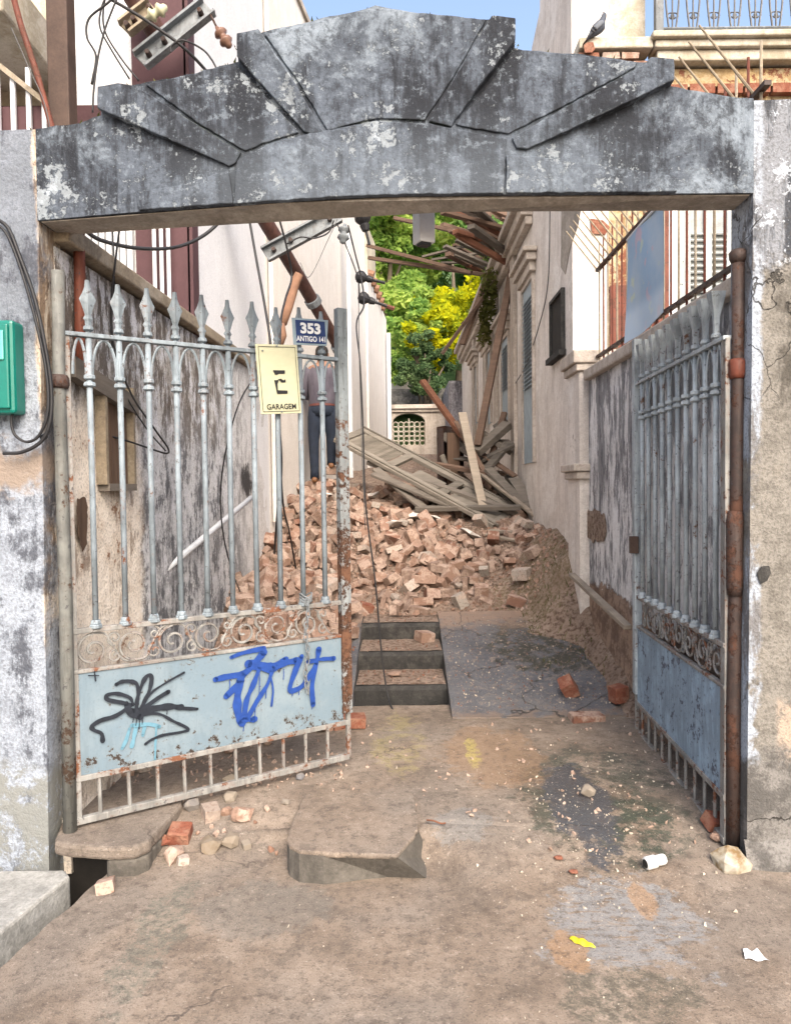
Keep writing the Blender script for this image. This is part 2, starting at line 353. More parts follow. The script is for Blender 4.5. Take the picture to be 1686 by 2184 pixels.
def leafmat(name, c1, c2, c3, tr=.55):
    m = NM(name); n = m.noise(.8, 4, .6); f = m.noise(11, 2)
    c = m.ramp(m.math('ADD', m.math('MULTIPLY', n, .6), m.math('MULTIPLY', f, .4)), [(.36, c1), (.5, c2), (.64, c3)])
    d = m.nd('ShaderNodeBsdfDiffuse'); t = m.nd('ShaderNodeBsdfTranslucent'); x = m.nd('ShaderNodeMixShader')
    m.put(d.inputs[0], c); m.put(t.inputs[0], c); x.inputs[0].default_value = tr
    m.t.links.new(d.outputs[0], x.inputs[1]); m.t.links.new(t.outputs[0], x.inputs[2]); m.t.links.new(x.outputs[0], m.out.inputs[0]); return m.m
MT['leaf_green'] = leafmat('green_leaves', (.08, .19, .06), (.20, .34, .10), (.36, .47, .13))
MT['leaf_yellow'] = leafmat('yellow_green_leaves', (.20, .29, .03), (.50, .52, .02), (.70, .64, .012), .55)
MT['leaf_lime'] = leafmat('lime_leaves', (.13, .27, .07), (.32, .47, .11), (.54, .62, .17), .55)
MT['leaf_dark'] = leafmat('dark_leaves', (.04, .08, .035), (.08, .135, .06), (.14, .20, .085), .35)
MT['moss'] = leafmat('moss_and_grass', (.05, .06, .02), (.09, .10, .03), (.16, .15, .06), .3)
MT['bark'] = plain('bark', (.10, .08, .06), .9, .3, 20, .5)
# ================================================================== ground
def gpx(u, v, z=0.02):
    p = G(u, v, z); return p.x, p.y
def yv(u, v, z=.02): return G(u, v, z).y
m = NM('muddy_concrete_pavement')
n0 = m.noise(.9, 4, .6); n1 = m.noise(3.2, 6, .72, off=2); n2 = m.noise(26, 6, .78); n3 = m.noise(150, 3, .65); vz = m.noise(9, 6, .76, off=4)
c = m.ramp(n1, [(.34, (.115, .088, .066)), (.48, (.178, .139, .107)), (.62, (.238, .193, .153))])
c = m.mix(m.step(n0, .45, .6, 0, .6), c, (.15, .132, .115)); c = m.mix(m.step(vz, .52, .60, 0, .55), c, (.105, .085, .068))
def patch(c, u, v, du, dv, colr, k=.9, wob=.3, nsc=6, lo=.75, hi=1.1, brk=None):
    x, y = gpx(u, v); rx = abs(gpx(u+du, v)[0]-x); ry = abs(gpx(u, v-dv)[1]-gpx(u, v+dv)[1])/2
    f = m.blob(x, y, rx, ry, wob, nsc, lo, hi)
    if brk is not None: f = m.math('MULTIPLY', f, brk)
    return m.mix(m.math('MULTIPLY', f, k), c, colr)
mo = m.step(vz, .42, .56); bz = m.step(n2, .40, .56)
c = patch(c, 1270, 1720, 190, 120, (.058, .060, .046), .92, .34, 5, .6, 1.25, mo)     # mossy damp patch
c = patch(c, 1235, 1745, 75, 95, (.05, .054, .062), .92, .45, 8, .5, 1.3)                       # wet dark concrete
c = patch(c, 1380, 1790, 80, 55, (.043, .052, .038), .9, .35, 7, .6, 1.2, mo)
c = patch(c, 1330, 1960, 165, 105, (.19, .195, .20), .8, .55, 5, .5, 1.3, m.step(m.noise(1, 5, .7, vec=m.vmul((14, 40, 1)), off=3), .36, .50))            # pale cement slurry
c = patch(c, 1215, 2015, 50, 42, (.24, .15, .085), .8, .4, 9, .5, 1.3)                       # orange mud
c = patch(c, 1370, 1915, 30, 32, (.24, .16, .10), .85, .3, 12)
c = patch(c, 1050, 1640, 110, 70, (.22, .14, .082), .6, .35, 6)
c = patch(c, 850, 1610, 60, 70, (.30, .26, .10), .4, .4, 9, .5, 1.3, mo)             # faded yellow paint
c = patch(c, 1010, 1640, 18, 42, (.40, .34, .09), .55, .5, 14, .5, 1.2, mo)
c = patch(c, 1350, 2110, 150, 60, (.085, .08, .06), .8, .4, 7, .6, 1.3, bz)
c = patch(c, 330, 1990, 60, 140, (.115, .122, .10), .6, .45, 7, .5, 1.3, bz)
c = patch(c, 990, 1790, 65, 30, (.17, .17, .165), .55, .6, 9, .4, 1.4)
c = patch(c, 560, 1930, 150, 60, (.14, .13, .115), .5, .4, 6)
c = m.mix(m.step(n2, .50, .64, 0, .6), c, (.065, .05, .04)); c = m.mix(m.step(n2, .42, .34, 0, .5), c, (.31, .255, .21)); c = m.mix(m.step(m.noise(75, 4, .75, off=6), .62, .66, 0, .6), c, (.38, .335, .285))
c = m.mix(m.step(n3, .54, .66, 0, .55), c, (.045, .037, .03))
crn = m.nd('ShaderNodeTexVoronoi'); crn.feature = 'DISTANCE_TO_EDGE'; crn.inputs['Scale'].default_value = 1.15
wv = m.nd('ShaderNodeTexNoise'); wv.inputs['Scale'].default_value = 5; wv.inputs['Detail'].default_value = 5; m.put(wv.inputs['Vector'], m.pos)
m.put(crn.inputs['Vector'], m.vadd(m.vmul((.28, .28, .28), wv.outputs['Color'])))
ck = m.math('MULTIPLY', m.step(crn.outputs['Distance'], .002, .006, 1, 0), m.step(m.noise(1.3, 2, .5, off=9), .53, .58))
ck = m.math('MULTIPLY', ck, m.step(m.xyz()[0], .2, .0))
c = m.mix(m.math('MULTIPLY', ck, .7), c, (.07, .055, .045))
m.bump(m.math('ADD', m.math('SUBTRACT', n2, m.math('MULTIPLY', ck, .7)), m.math('MULTIPLY', n3, .7)), .55, .008)
wet = patch((.85,)*3, 1250, 1760, 150, 130, (.22,)*3, 1, .4, 6); MT['ground'] = m.fin(c, wet, 0, .45)

EDGE = [G(24, 2040, 0), G(230, 1862, 0)]
def xleft(y):
    if y > 3.14: return -1.62
    t = (y-EDGE[0].y)/(EDGE[1].y-EDGE[0].y); return EDGE[0].x + t*(EDGE[1].x-EDGE[0].x) + .012*nz(y, 0, 0, 9)
def gz(x, y):
    y0 = 2.95-.42*sm(.10, .42, x)
    z = .10*sm(y0, 3.40-.22*sm(.65, .15, x)*sm(-.05, .10, x), y)
    if -.47 < x < .24: z = max(z, .094*sm(2.97, 3.06+.45*sm(.05, .2, x), y)*sm(-.47, -.43, x)*sm(.24, .10, x))
    return z + .006*nz(x, y, 0, 2.2) + .003*nz(x, y, 3, 9)
ys = [-30, -14, -6, -2, 0, 1.0] + [1.4+i*.03 for i in range(117)]
b = MB(); NX = 150; rows = []
for y in ys:
    xl = xleft(max(y, 1.4)); row = []
    for i in range(NX+1):
        t = i/NX; x = xl + (t*3.6 if t < .8 else 2.88 + (t-.8)*5*7.0*1.0)
        row.append((x, y, gz(x, y)))
    rows.append(row)
pts = [p for r_ in rows for p in r_]; fs = []
for j in range(len(ys)-1):
    for i in range(NX): fs.append((j*(NX+1)+i, j*(NX+1)+i+1, (j+1)*(NX+1)+i+1, (j+1)*(NX+1)+i))
b.add(pts, fs)
tag(b.build('pavement', MT['ground'], smooth=True, fix=False), kind='structure')
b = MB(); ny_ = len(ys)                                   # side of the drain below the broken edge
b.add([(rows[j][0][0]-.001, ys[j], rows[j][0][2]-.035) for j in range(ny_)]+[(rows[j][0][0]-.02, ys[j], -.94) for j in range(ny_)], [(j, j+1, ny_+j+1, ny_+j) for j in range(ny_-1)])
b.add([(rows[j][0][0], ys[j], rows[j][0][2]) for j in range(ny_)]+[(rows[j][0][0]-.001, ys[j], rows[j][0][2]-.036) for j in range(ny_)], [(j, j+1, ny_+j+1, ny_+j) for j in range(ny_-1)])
tag(b.build('drain', MT['shade_black'], fix=False), kind='structure')  # wet drain sides, the gap's deep shade put into their near-black colour
b = MB(); b.add([(-400, -400, -.95), (400, -400, -.95), (400, 400, -.95), (-400, 400, -.95)], [(0, 1, 2, 3)])
tag(b.build('ground', MT['dirt'], fix=False), kind='structure')

# drain gutter and neighbouring pavement slab at the lower left
pa, pb = G(24, 1968, .02), G(137, 1878, .02)
b = MB()
def kx(y): return pa.x + (y-pa.y)/(pb.y-pa.y)*(pb.x-pa.x)
out = [V((kx(0)-.0, 0, .02))] + [V((kx(y)+.01*nz(y, 1, 0, 7), y, .02)) for y in (1.2, 1.8, 2.2, 2.5, 2.7, 2.82, 2.9)] + [V((kx(2.93)-.05, 2.95, .02)), V((-6, 2.95, .02)), V((-6, 0, .02))]
b.prism(out, (0, 0, -.95))
tag(b.build('kerb_slab', MT['kerb'], bevel=.012), 'pale concrete pavement slab beside the open drain, lower left corner', 'slab')

def chipped(pts, seg=.022, amp=.005):
    out = []
    for i in range(len(pts)):
        a, b_ = pts[i], pts[(i+1) % len(pts)]; n_ = max(1, int((b_-a).length/seg))
        for k in range(n_):
            p = a.lerp(b_, k/n_); out.append(p + V((amp*nz(p.x, p.y, 1, 24)+amp*.8*nz(p.x, p.y, 4, 70), amp*nz(p.x, p.y, 2, 24)+amp*.8*nz(p.x, p.y, 5, 70), 0)))
    return out
# left threshold slab over the drain
z = .125
def gp(u, v, zz=z): return G(u, v, zz)
poly = [gp(116, 1796), gp(150, 1802), gp(230, 1808), gp(285, 1806), gp(318, 1792), gp(345, 1762), gp(388, 1714), gp(400, 1640), gp(150, 1700)]
t = thing('threshold_slab', (poly[2].x, poly[2].y+.1, 0), 'thick concrete slab with rounded corner bridging the dark drain under the left gate', 'slab')
b = MB(); b.prism(chipped(poly), (0, 0, -.055)); b.build('slab_top', MT['ground'], t, bevel=.014)
p2 = [p+V((0, 0, -.0551)) for p in (gp(226, 1807)+V((0, .006, 0)), gp(285, 1805)+V((0, .006, 0)), gp(316, 1792), gp(342, 1762), gp(383, 1716), gp(396, 1645), gp(260, 1680))]
b = MB(); b.prism(chipped(p2), (0, 0, -.09)); b.build('slab_footing', MT['slab'], t, bevel=.012)
# middle threshold slab
z = .098
T_ = [gp(612, 1790), gp(617, 1804), gp(638, 1815), gp(690, 1819), gp(848, 1823), gp(893, 1768), gp(882, 1690), gp(650, 1690), gp(628, 1740)]
B_ = [V((p.x, p.y-.004, -.02)) for p in T_[:4]] + [V((G(848, 1867, 0).x, G(848, 1867, 0).y, -.02)), V((G(917, 1869, 0).x, G(917, 1869, 0).y, -.02)), V((G(918, 1800, .04).x, G(918, 1800, .04).y, -.02))] + [V((p.x, p.y, -.02)) for p in T_[6:]]
sl_ = thing('threshold_slab', (T_[3].x+.1, T_[3].y+.15, 0), 'raised concrete slab with chamfered right corner in the middle of the gateway', 'slab')
def chip(p, k): return p + V((.004*nz(p.x, p.y, k, 40), .004*nz(p.x, p.y, k+3, 40), 0))
b = MB(); b.prism([p+V((0, 0, .001)) for p in chipped(T_)], (0, 0, -.022)); b.build('slab_top', MT['ground'], sl_, bevel=.008)
b = MB(); b.add([p-V((0, 0, .012)) for p in T_]+B_, [(0, 9, 10, 1), (1, 10, 11, 2), (2, 11, 12, 3), (3, 12, 13, 4), (4, 13, 14), (4, 14, 15, 5), (5, 15, 16, 6), (6, 16, 17, 7), (7, 17, 18, 8), (8, 18, 9, 0)]); b.build('slab_face', MT['slab'], sl_)  # upright faces darker: grime, plus their weaker light put into the colour

# ramp and steps behind the gate
m = NM('dark_wet_ramp_concrete')
n1 = m.noise(3, 6, .65); n2 = m.noise(30, 6, .72); n3 = m.noise(130, 3); vz = m.noise(9, 6, .7)
c = m.ramp(n1, [(.3, (.065, .069, .080)), (.55, (.11, .115, .126)), (.75, (.16, .155, .15))])
c = m.mix(m.math('MULTIPLY', m.blob(1.05, 5.7, .42, .6, .3), m.step(vz, .4, .55)), c, (.04, .04, .03))
c = m.mix(m.step(n2, .54, .62, 0, .8), c, (.26, .21, .17)); c = m.mix(m.step(n3, .52, .64, 0, .6), c, (.028, .028, .028))
c = m.mix(m.math('MULTIPLY', m.step(m.math('ADD', m.xyz()[1], m.math('MULTIPLY', m.math('SUBTRACT', vz, .5), 1.2)), 5.85, 6.25), .9), c, (.24, .17, .125))
c = m.mix(m.math('MULTIPLY', m.step(m.math('ADD', m.xyz()[1], m.math('MULTIPLY', m.math('SUBTRACT', vz, .5), .8)), 4.68, 4.56), .8), c, (.17, .128, .10))
crn = m.nd('ShaderNodeTexVoronoi'); crn.feature = 'DISTANCE_TO_EDGE'; crn.inputs['Scale'].default_value = 1.5
wv = m.nd('ShaderNodeTexNoise'); wv.inputs['Scale'].default_value = 4; wv.inputs['Detail'].default_value = 5; m.put(wv.inputs['Vector'], m.pos)
m.put(crn.inputs['Vector'], m.vadd(m.vmul((.35, .35, .35), wv.outputs['Color'])))
ck = m.math('MULTIPLY', m.step(crn.outputs['Distance'], .003, .010, 1, 0), m.step(m.noise(1.2, 2, .5, off=3), .45, .52)); c = m.mix(m.math('MULTIPLY', ck, .85), c, (.03, .03, .028))
m.bump(m.math('ADD', m.math('SUBTRACT', n2, ck), m.math('MULTIPLY', n3, .5)), .8, .012); MT['ramp'] = m.fin(c, .42, 0, .5)
SXL, SXR = -.335, .305
def rz_(x, y): return .112 + (y-4.60)*(.47-.112)/(6.3-4.60) + .008*nz(x, y, 0, 2.5) + .004*nz(x, y, 5, 9)
def ramp(x0, x1, name, label):
    b = MB(); nx, ny = int((x1-x0)/.03), 56
    b.grid(lambda s, t: V((x0+(x1-x0)*s, 4.58+t*1.76, rz_(x0+(x1-x0)*s, 4.58+t*1.76))), nx, ny)
    for side in (0, nx):                                  # cheek walls
        k = len(b.v)
        for j in range(ny+1): q = b.v[j*(nx+1)+side]; b.v.append((q[0], q[1], -.05))
        for j in range(ny): b.f.append((j*(nx+1)+side, (j+1)*(nx+1)+side, k+j+1, k+j))
    k = len(b.v)
    for i in range(nx+1): q = b.v[i]; b.v.append((q[0], q[1], -.05))
    for i in range(nx): b.f.append((i, i+1, k+i+1, k+i))
    return tag(b.build(name, MT['ramp'], smooth=False), kind='structure')
ramp(SXR, 1.62, 'ramp', ''); ramp(-1.62, SXL, 'ramp', '')
st = bpy.data.objects.new('steps', None); st.location = (0, 5, 0); col.objects.link(st); ORG['steps'] = V((0, 5, 0)); tag(st, kind='structure')
zt = [0.185, .315, .445]; yb = [5.03, 5.50, 5.97, 6.36]
for i in range(3):
    b = MB(); nx = 16
    prof = [(yb[i], -.05), (yb[i], zt[i]-.025), (yb[i]+.02, zt[i]), (yb[3]+.1, zt[i])] if i == 2 else [(yb[i], -.05), (yb[i], zt[i]-.025), (yb[i]+.02, zt[i]), (yb[i+1]+.004, zt[i])]
    b.grid(lambda s, t: V((SXL+.002+(SXR-SXL-.004)*s, prof[round(t*3)][0]+.006*nz(s*9, i, t), prof[round(t*3)][1]+.005*nz(s*7, i+4, t))), nx, 3)
    o = b.build('step', MT['stepc'], st)
    b = MB(); b.grid(lambda s, t: V((SXL+.01+(SXR-SXL-.02)*s, yb[i]+.045+(yb[i+1]-yb[i]-.05)*t, zt[i]+.003+.006*abs(nz(s*6, t*6, i, 1.3)))), 14, 10)
    b.build('tread_dirt', MT['dirt'], st)

# rubble mound filling the alley
def bank(x, y): return rz_(x, y)-.03+.58*sm(5.55, 6.32, y)*sm(.92+.1*nz(y, 3, 0, 2), 1.50, x)+.16*sm(4.35, 4.9, y)*(1-.6*sm(5.4, 6.2, y))*sm(1.34, 1.50, x)+(.03+.03*sm(.85, 1.2, x))*nz(x, y, 5, 4)+.012*nz(x, y, 1, 14)
def mz(x, y):
    z = .455 + .36*max(0, y-6.40)
    if y > 9.3: z = .455+.36*2.9 + .09*(y-9.3)
    z += .58*(1-sm(6.4, 8.8, y))*sm(.92+.1*nz(y, 3, 0, 2), 1.50, x) + .12*math.exp(-((x+1.0)/.5)**2-((y-8.6)/.9)**2)
    k = sm(6.25, 6.8, y); z = z + k*(.07*nz(x, y, 0, 1.7)+.05*nz(x, y, 2, 4)) + .012*nz(x, y, 4, 12)
    if x > .7: f = sm(.7, .85, x)*(1-sm(6.35, 7.0, y)); z = z*(1-f)+bank(x, y)*f
    return z
b = MB(); b.grid(lambda s, t: V((-1.9+s*4.2, 6.27+(t**1.6)*14.5, mz(-1.9+s*4.2, 6.27+(t**1.6)*14.5))), 110, 150)
tag(b.build('rubble_bed', MT['dirt'], smooth=True), 'pale brown earth and crushed mortar filling the alley under the bricks', 'rubble', kind='stuff')

b = MB(); b.grid(lambda s, t: V((.78+s*.76, 4.5+t*1.9, bank(.78+s*.76, 4.5+t*1.9))), 50, 90)
tag(b.build('earth_bank', MT['dirt'], smooth=True), 'mossy earth bank heaped against the right wall beside the ramp', 'earth', kind='stuff')
def lz_(x, y): return rz_(x, y)-.02+.30*sm(5.25, 6.3, y)*sm(-.36, -.75, x)+.03*nz(x, y, 2, 4)*sm(5.3, 5.6, y)
b = MB(); b.grid(lambda s, t: V((-1.6+s*1.26, 5.2+t*1.2, lz_(-1.6+s*1.26, 5.2+t*1.2))), 40, 40)
tag(b.build('rubble_bed', MT['dirt'], smooth=True), 'brown earth and mortar spilling down the left side behind the gate', 'rubble', kind='stuff')

# ================================================================== gateway
GY = lambda x: 2.945 - .043*x
GN = V((.043, 1, 0)).normalized(); GO = V((0, 2.945, 0))
def AP(u, v, o=0): return PL(u, v, GO, GN) - GN*o
TH = .17
arch = thing('gateway', (0, 2.95, 0), 'weathered blue-grey concrete gateway with stepped sunburst top and two thick pillars', 'gateway')
def ragged(pts, seg=.05, amp=.008):
    out = []
    for i in range(len(pts)-1):
        a, b_ = pts[i], pts[i+1]; n = max(1, int((b_-a).length/seg))
        for k in range(n):
            p = a.lerp(b_, k/n); out.append(p + V((0, 0, amp*(nz(p.x, p.z, i, 9)+.6*nz(p.x, p.z, i, 31)))))
    return out+[pts[-1]]
sil = [(76, 274), (120, 268), (170, 262), (216, 246), (216, 192), (270, 184), (300, 180), (400, 158), (508, 132), (508, 80), (545, 72), (670, 45), (800, 15), (940, 35), (1097, 48), (1097, 102), (1250, 118), (1430, 136), (1430, 184), (1520, 200), (1606, 210)]
top = ragged([AP(u, v) for u, v in sil], .03, .010)
bot = [AP(1606, 411), AP(1400, 413), AP(1100, 414), AP(850, 416), (AP(700, 422)), AP(600, 429), AP(450, 440), AP(300, 451), AP(80, 470)]
b = MB(); b.prism(top+bot, GN*TH); b.build('beam', MT['arch'], arch)
b = MB()                                                   # plaster lost from the soffit: a slightly proud strip under the beam
sp = [AP(1600, 411)+V((0, 0, -.002)), AP(850, 416)+V((0, 0, -.002)), AP(600, 429)+V((0, 0, -.002)), AP(86, 469)+V((0, 0, -.002))]
q = [p+GN*.012 for p in sp]+[p+GN*(TH-.005) for p in reversed(sp)]
b.prism(q, (0, 0, -.004)); b.build('soffit', MT['soffit'], arch)
def band(pts, d, name='band', inner=()):
    b = MB(); P2 = []; 
    for i in range(len(pts)):
        (u0, v0), (u1, v1) = pts[i], pts[(i+1) % len(pts)]; d0, d1 = (.012 if i in inner else d), (.012 if (i+1) % len(pts) in inner else d); n_ = max(1, int(math.hypot(u1-u0, v1-v0)/14))
        for k in range(n_):
            t_ = k/n_; u_, v_ = u0+(u1-u0)*t_, v0+(v1-v0)*t_; jx = 2.2*nz(u_, v_, 1, .06)+1.2*nz(u_, v_, 2, .3); P2.append((u_+jx, v_+1.8*nz(u_, v_, 5, .08)+1.0*nz(u_, v_, 7, .3), (d0+(d1-d0)*t_)))
    n = len(P2); fr = [AP(u, v, dd) for u, v, dd in P2]; bk = [AP(u, v, -.01) for u, v, dd in P2]
    b.add(fr+bk, [tuple(range(n))]+[(i, n+i, n+(i+1) % n, (i+1) % n) for i in range(n)]); return b.build(name, MT['arch'], arch, bevel=.004)
band([(217, 196), (262, 188), (300, 196), (516, 327), (503, 350), (490, 356), (217, 241)], .042, 'radial_band', (3, 4, 5))
band([(510, 84), (556, 74), (628, 180), (690, 284), (660, 288), (648, 282), (510, 132)], .042, 'radial_band', (3, 4, 5))
band([(1096, 52), (1096, 99), (1020, 196), (960, 272), (938, 266), (914, 262), (985, 152), (1046, 46)], .042, 'radial_band', (3, 4, 5))
band([(1429, 138), (1429, 182), (1290, 250), (1124, 320), (1100, 318), (1090, 296), (1230, 224), (1366, 150), (1380, 134)], .042, 'radial_band', (3, 4, 5))
band([(508, 345), (570, 312), (650, 290), (800, 262), (915, 267), (1080, 300), (1075, 338), (1072, 415), (860, 417), (700, 423), (600, 430), (500, 437)], .016, 'lintel')
band([(566, 76), (800, 20), (1036, 44), (974, 154), (905, 258), (800, 254), (698, 280), (638, 180)], .010, 'wedge_panel')
band([(312, 182), (400, 162), (503, 138), (638, 284), (560, 308), (524, 324), (420, 262)], .009, 'wedge_panel')
band([(1098, 108), (1250, 122), (1358, 134), (1352, 146), (1220, 218), (1082, 288), (970, 268), (1030, 196)], .009, 'wedge_panel')
band([(300, 412), (400, 396), (489, 366), (499, 437), (300, 451)], .020, 'lintel_wing')
band([(1078, 335), (1140, 338), (1300, 360), (1425, 377), (1440, 413), (1078, 415)], .020, 'lintel_wing')
# moss and small weeds on the top edges
b = MB(); rg = random.Random(3)
for p in top:
    if p.x > .9: continue
    for k in range(9 if p.x < -.55 else 3):
        a = rg.uniform(0, 6.28); q = p + V((rg.uniform(-.02, .02), 0, -.003)) + GN*rg.uniform(0, TH*.8); l = rg.uniform(.006, .020); d = V((math.cos(a)*l*.7, math.sin(a)*l*.7, l))
        s_ = V((-math.sin(a), math.cos(a), 0))*l*.35
        b.add([q-s_, q+s_, q+d], [(0, 1, 2)])
tag(b.build('moss', MT['moss'], arch, fix=False), kind='stuff')

# pillar materials
m = NM('left_pillar_plaster')
z_ = m.xyz()[2]; n1 = m.noise(2.2, 6, .72); n2 = m.noise(7, 6, .8); n3 = m.noise(85, 3); st_ = m.noise(1, 6, .78, vec=m.vmul((9, 9, 2.2)))
zz = m.math('ADD', z_, m.math('MULTIPLY', m.math('SUBTRACT', n1, .5), .6))
c = m.mix(m.step(zz, 2.05, 2.3), (.265, .30, .35), (.15, .17, .20)); c = m.mix(m.step(n2, .44, .56, 0, .75), c, (.19, .215, .255))
c = m.mix(m.step(m.math('ADD', m.math('MULTIPLY', st_, .55), m.math('MULTIPLY', n2, .45)), .48, .57, 0, .92), c, (.05, .055, .07))
c = m.mix(m.step(n3, .45, .62, 0, .45), c, (.10, .11, .13))
c = m.mix(m.math('MULTIPLY', m.step(zz, 1.5, 1.58), m.step(zz, 1.72, 1.64)), c, (.22, .18, .15))
rc_ = m.mix(m.step(st_, .44, .54), (.50, .44, .36), (.20, .145, .10)); rc_ = m.mix(m.step(n2, .52, .58, 0, .8), rc_, (.10, .075, .06))
c = m.mix(m.step(m.math('ADD', m.xyz()[0], m.math('MULTIPLY', m.math('SUBTRACT', n1, .5), .10)), -1.465, -1.445), c, rc_)
c = m.mix(m.math('MULTIPLY', m.step(zz, .45, .33), m.step(n2, .42, .52)), c, (.17, .178, .172))
m.bump(m.math('ADD', n1, m.math('ADD', m.math('MULTIPLY', n2, .8), m.math('MULTIPLY', n3, .2))), .8, .02); MT['pillar_l'] = m.fin(c, .92)
m = NM('right_pillar_plaster')
z_ = m.xyz()[2]; n1 = m.noise(1.8, 6, .72, off=4); n2 = m.noise(7, 6, .8, off=2); n3 = m.noise(95, 3); st_ = m.noise(1, 6, .76, vec=m.vmul((8, 8, 1.6)))
zz = m.math('ADD', z_, m.math('MULTIPLY', m.math('SUBTRACT', n1, .5), .55))
c = m.ramp(n2, [(.38, (.115, .107, .094)), (.5, (.175, .165, .148)), (.62, (.24, .23, .21))])
mk = m.math('ADD', m.math('MULTIPLY', st_, .45), m.math('MULTIPLY', n1, .55)); c = m.mix(m.step(mk, .49, .58, 0, .88), c, (.055, .05, .042)); c = m.mix(m.step(n2, .53, .60, 0, .5), c, (.13, .115, .095))
up = m.step(zz, 2.34, 2.40); pc = m.mix(m.step(st_, .44, .56), (.19, .205, .23), (.045, .05, .06)); pc = m.mix(m.step(n2, .56, .59), pc, (.38, .42, .47)); c = m.mix(up, c, pc)
xx = m.math('ADD', m.xyz()[0], m.math('MULTIPLY', m.math('SUBTRACT', n2, .5), .06)); lb_ = m.mix(m.step(st_, .47, .56), (.29, .33, .385), (.14, .14, .145)); c = m.mix(m.math('MULTIPLY', m.step(xx, 1.415, 1.395), m.step(n1, .38, .44)), c, lb_)
c = m.mix(m.math('MULTIPLY', m.math('MULTIPLY', m.step(zz, .66, .60), m.step(xx, 1.46, 1.49)), m.step(n2, .62, .52)), c, (.33, .265, .21))
c = m.mix(m.step(zz, .46, .40), c, m.mix(m.step(n2, .42, .58), (.17, .163, .155), (.08, .077, .073))); c = m.mix(m.step(n3, .48, .66, 0, .45), c, (.06, .055, .05))
crn = m.nd('ShaderNodeTexVoronoi'); crn.feature = 'DISTANCE_TO_EDGE'; crn.inputs['Scale'].default_value = 1.3
wv = m.nd('ShaderNodeTexNoise'); wv.inputs['Scale'].default_value = 4; wv.inputs['Detail'].default_value = 6; m.put(wv.inputs['Vector'], m.pos)
m.put(crn.inputs['Vector'], m.vadd(m.vmul((.45, .45, .45), wv.outputs['Color'])))
ck = m.math('MULTIPLY', m.step(crn.outputs['Distance'], .002, .005, 1, 0), m.step(m.noise(1.5, 2, .5, off=5), .5, .55)); c = m.mix(m.math('MULTIPLY', ck, .85), c, (.03, .028, .025))
m.bump(m.math('SUBTRACT', m.math('ADD', n1, m.math('ADD', m.math('MULTIPLY', n2, .7), m.math('MULTIPLY', n3, .25))), m.math('ADD', ck, m.math('MULTIPLY', up, -.5))), .8, .02); MT['pillar_r'] = m.fin(c, .92)

lx_top, lx_bot = AP(78, 300).x, AP(100, 1700).x
def pillar(xa, xb, ztop, zbot, name, mat, xo, rough=.006, thk=TH):
    b = MB(); nx, nzv = 14, 60                              # front and reveal as uneven plaster sheets
    def fr(s, t):
        zq = zbot+(ztop-zbot)*t; xi = xb(zq); x = xo+(xi-xo)*s
        e = 1 if 0 < s < 1 else .4
        return V((x, GY(x)+.004+e*rough*(nz(x, zq, 0, 3)+.5*nz(x, zq, 1, 11)), zq))
    b.grid(fr, nx, nzv)
    def rv(s, t):
        zq = zbot+(ztop-zbot)*t; xi = xb(zq); p = fr(1, t); sg = 1 if xo < xi else -1
        return V((xi + sg*(.0 if s == 0 else .5*rough*nz(s*2, zq, 2, 6)), p.y+s*(thk), zq))
    b.grid(rv, 6, nzv)
    b.add([(xb(zbot), GY(xo)+thk, zbot), (xo, GY(xo)+thk, zbot), (xo, GY(xo)+thk, ztop), (xb(ztop), GY(xo)+thk, ztop)], [(0, 1, 2, 3)])
    b.add([fr(0, 1), fr(1, 1), rv(1, 1), (xo, GY(xo)+thk, ztop)], [(0, 1, 2, 3)])
    return b.build(name, mat, arch, smooth=False)
zl = AP(40, 276).z
pillar(None, lambda z: lx_bot+(lx_top-lx_bot)*max(0, min(1, z/2.9)), zl, -.92, 'pillar', MT['pillar_l'], -2.6, thk=TH+.02)
zr = AP(1650, 212).z
rx_top, rx_bot = AP(1607, 400).x, AP(1592, 1800).x
pillar(None, lambda z: rx_bot+(rx_top-rx_bot)*max(0, min(1, z/2.8)), zr, -.05, 'pillar', MT['pillar_r'], 3.2, thk=TH+.02)
def foot(s, t_):
    x = rx_bot-.012+s*1.8; zq = -.06+t_*(.20+.05*nz(s*9, 0, 2)); return V((x, GY(x)-.034*(1-t_**3)+.012*nz(x, zq, 3, 9), zq))
b = MB(); b.grid(foot, 60, 10); b.build('mortar_base', MT['pillar_r'], arch)
m = MT['pillar_r']
# chipped hole in right pillar
hp = [AP(u, v, .004) for u, v in ((1612, 1222), (1622, 1208), (1638, 1206), (1642, 1222), (1634, 1238), (1620, 1246))]
b = MB(); b.prism(hp, GN*.002); b.build('plaster_chip_scar', MT['stepc'], arch)

# ================================================================== alley walls and houses
LW0, LW1 = V((-1.44, 3.14, 0)), V((-1.40, 8.6, 0))
b = MB()
def wallgrid(b, p0, p1, z0, z1f, th, nu=60, nv=30, amp=.008):
    d = (p1-p0); dn = d.normalized(); nrm = V((-dn.y, dn.x, 0))
    b.grid(lambda s, t: p0+d*s+nrm*(amp*(nz((p0+d*s).y, t*3, p0.x, 2)+.4*nz((p0+d*s).y, t*3, 1, 9)))+V((0, 0, z0+(z1f(s)-z0)*t)), nu, nv)
    a, c_ = p0+nrm*th, p1+nrm*th
    q = [p0+V((0, 0, z0)), p1+V((0, 0, z0)), c_+V((0, 0, z0)), a+V((0, 0, z0)), p0+V((0, 0, z1f(0))), p1+V((0, 0, z1f(1))), c_+V((0, 0, z1f(1))), a+V((0, 0, z1f(0)))]
    b.add(q, [(4, 5, 6, 7), (0, 3, 7, 4), (1, 2, 6, 5), (2, 3, 7, 6)]); return b
m = NM('left_alley_plaster')
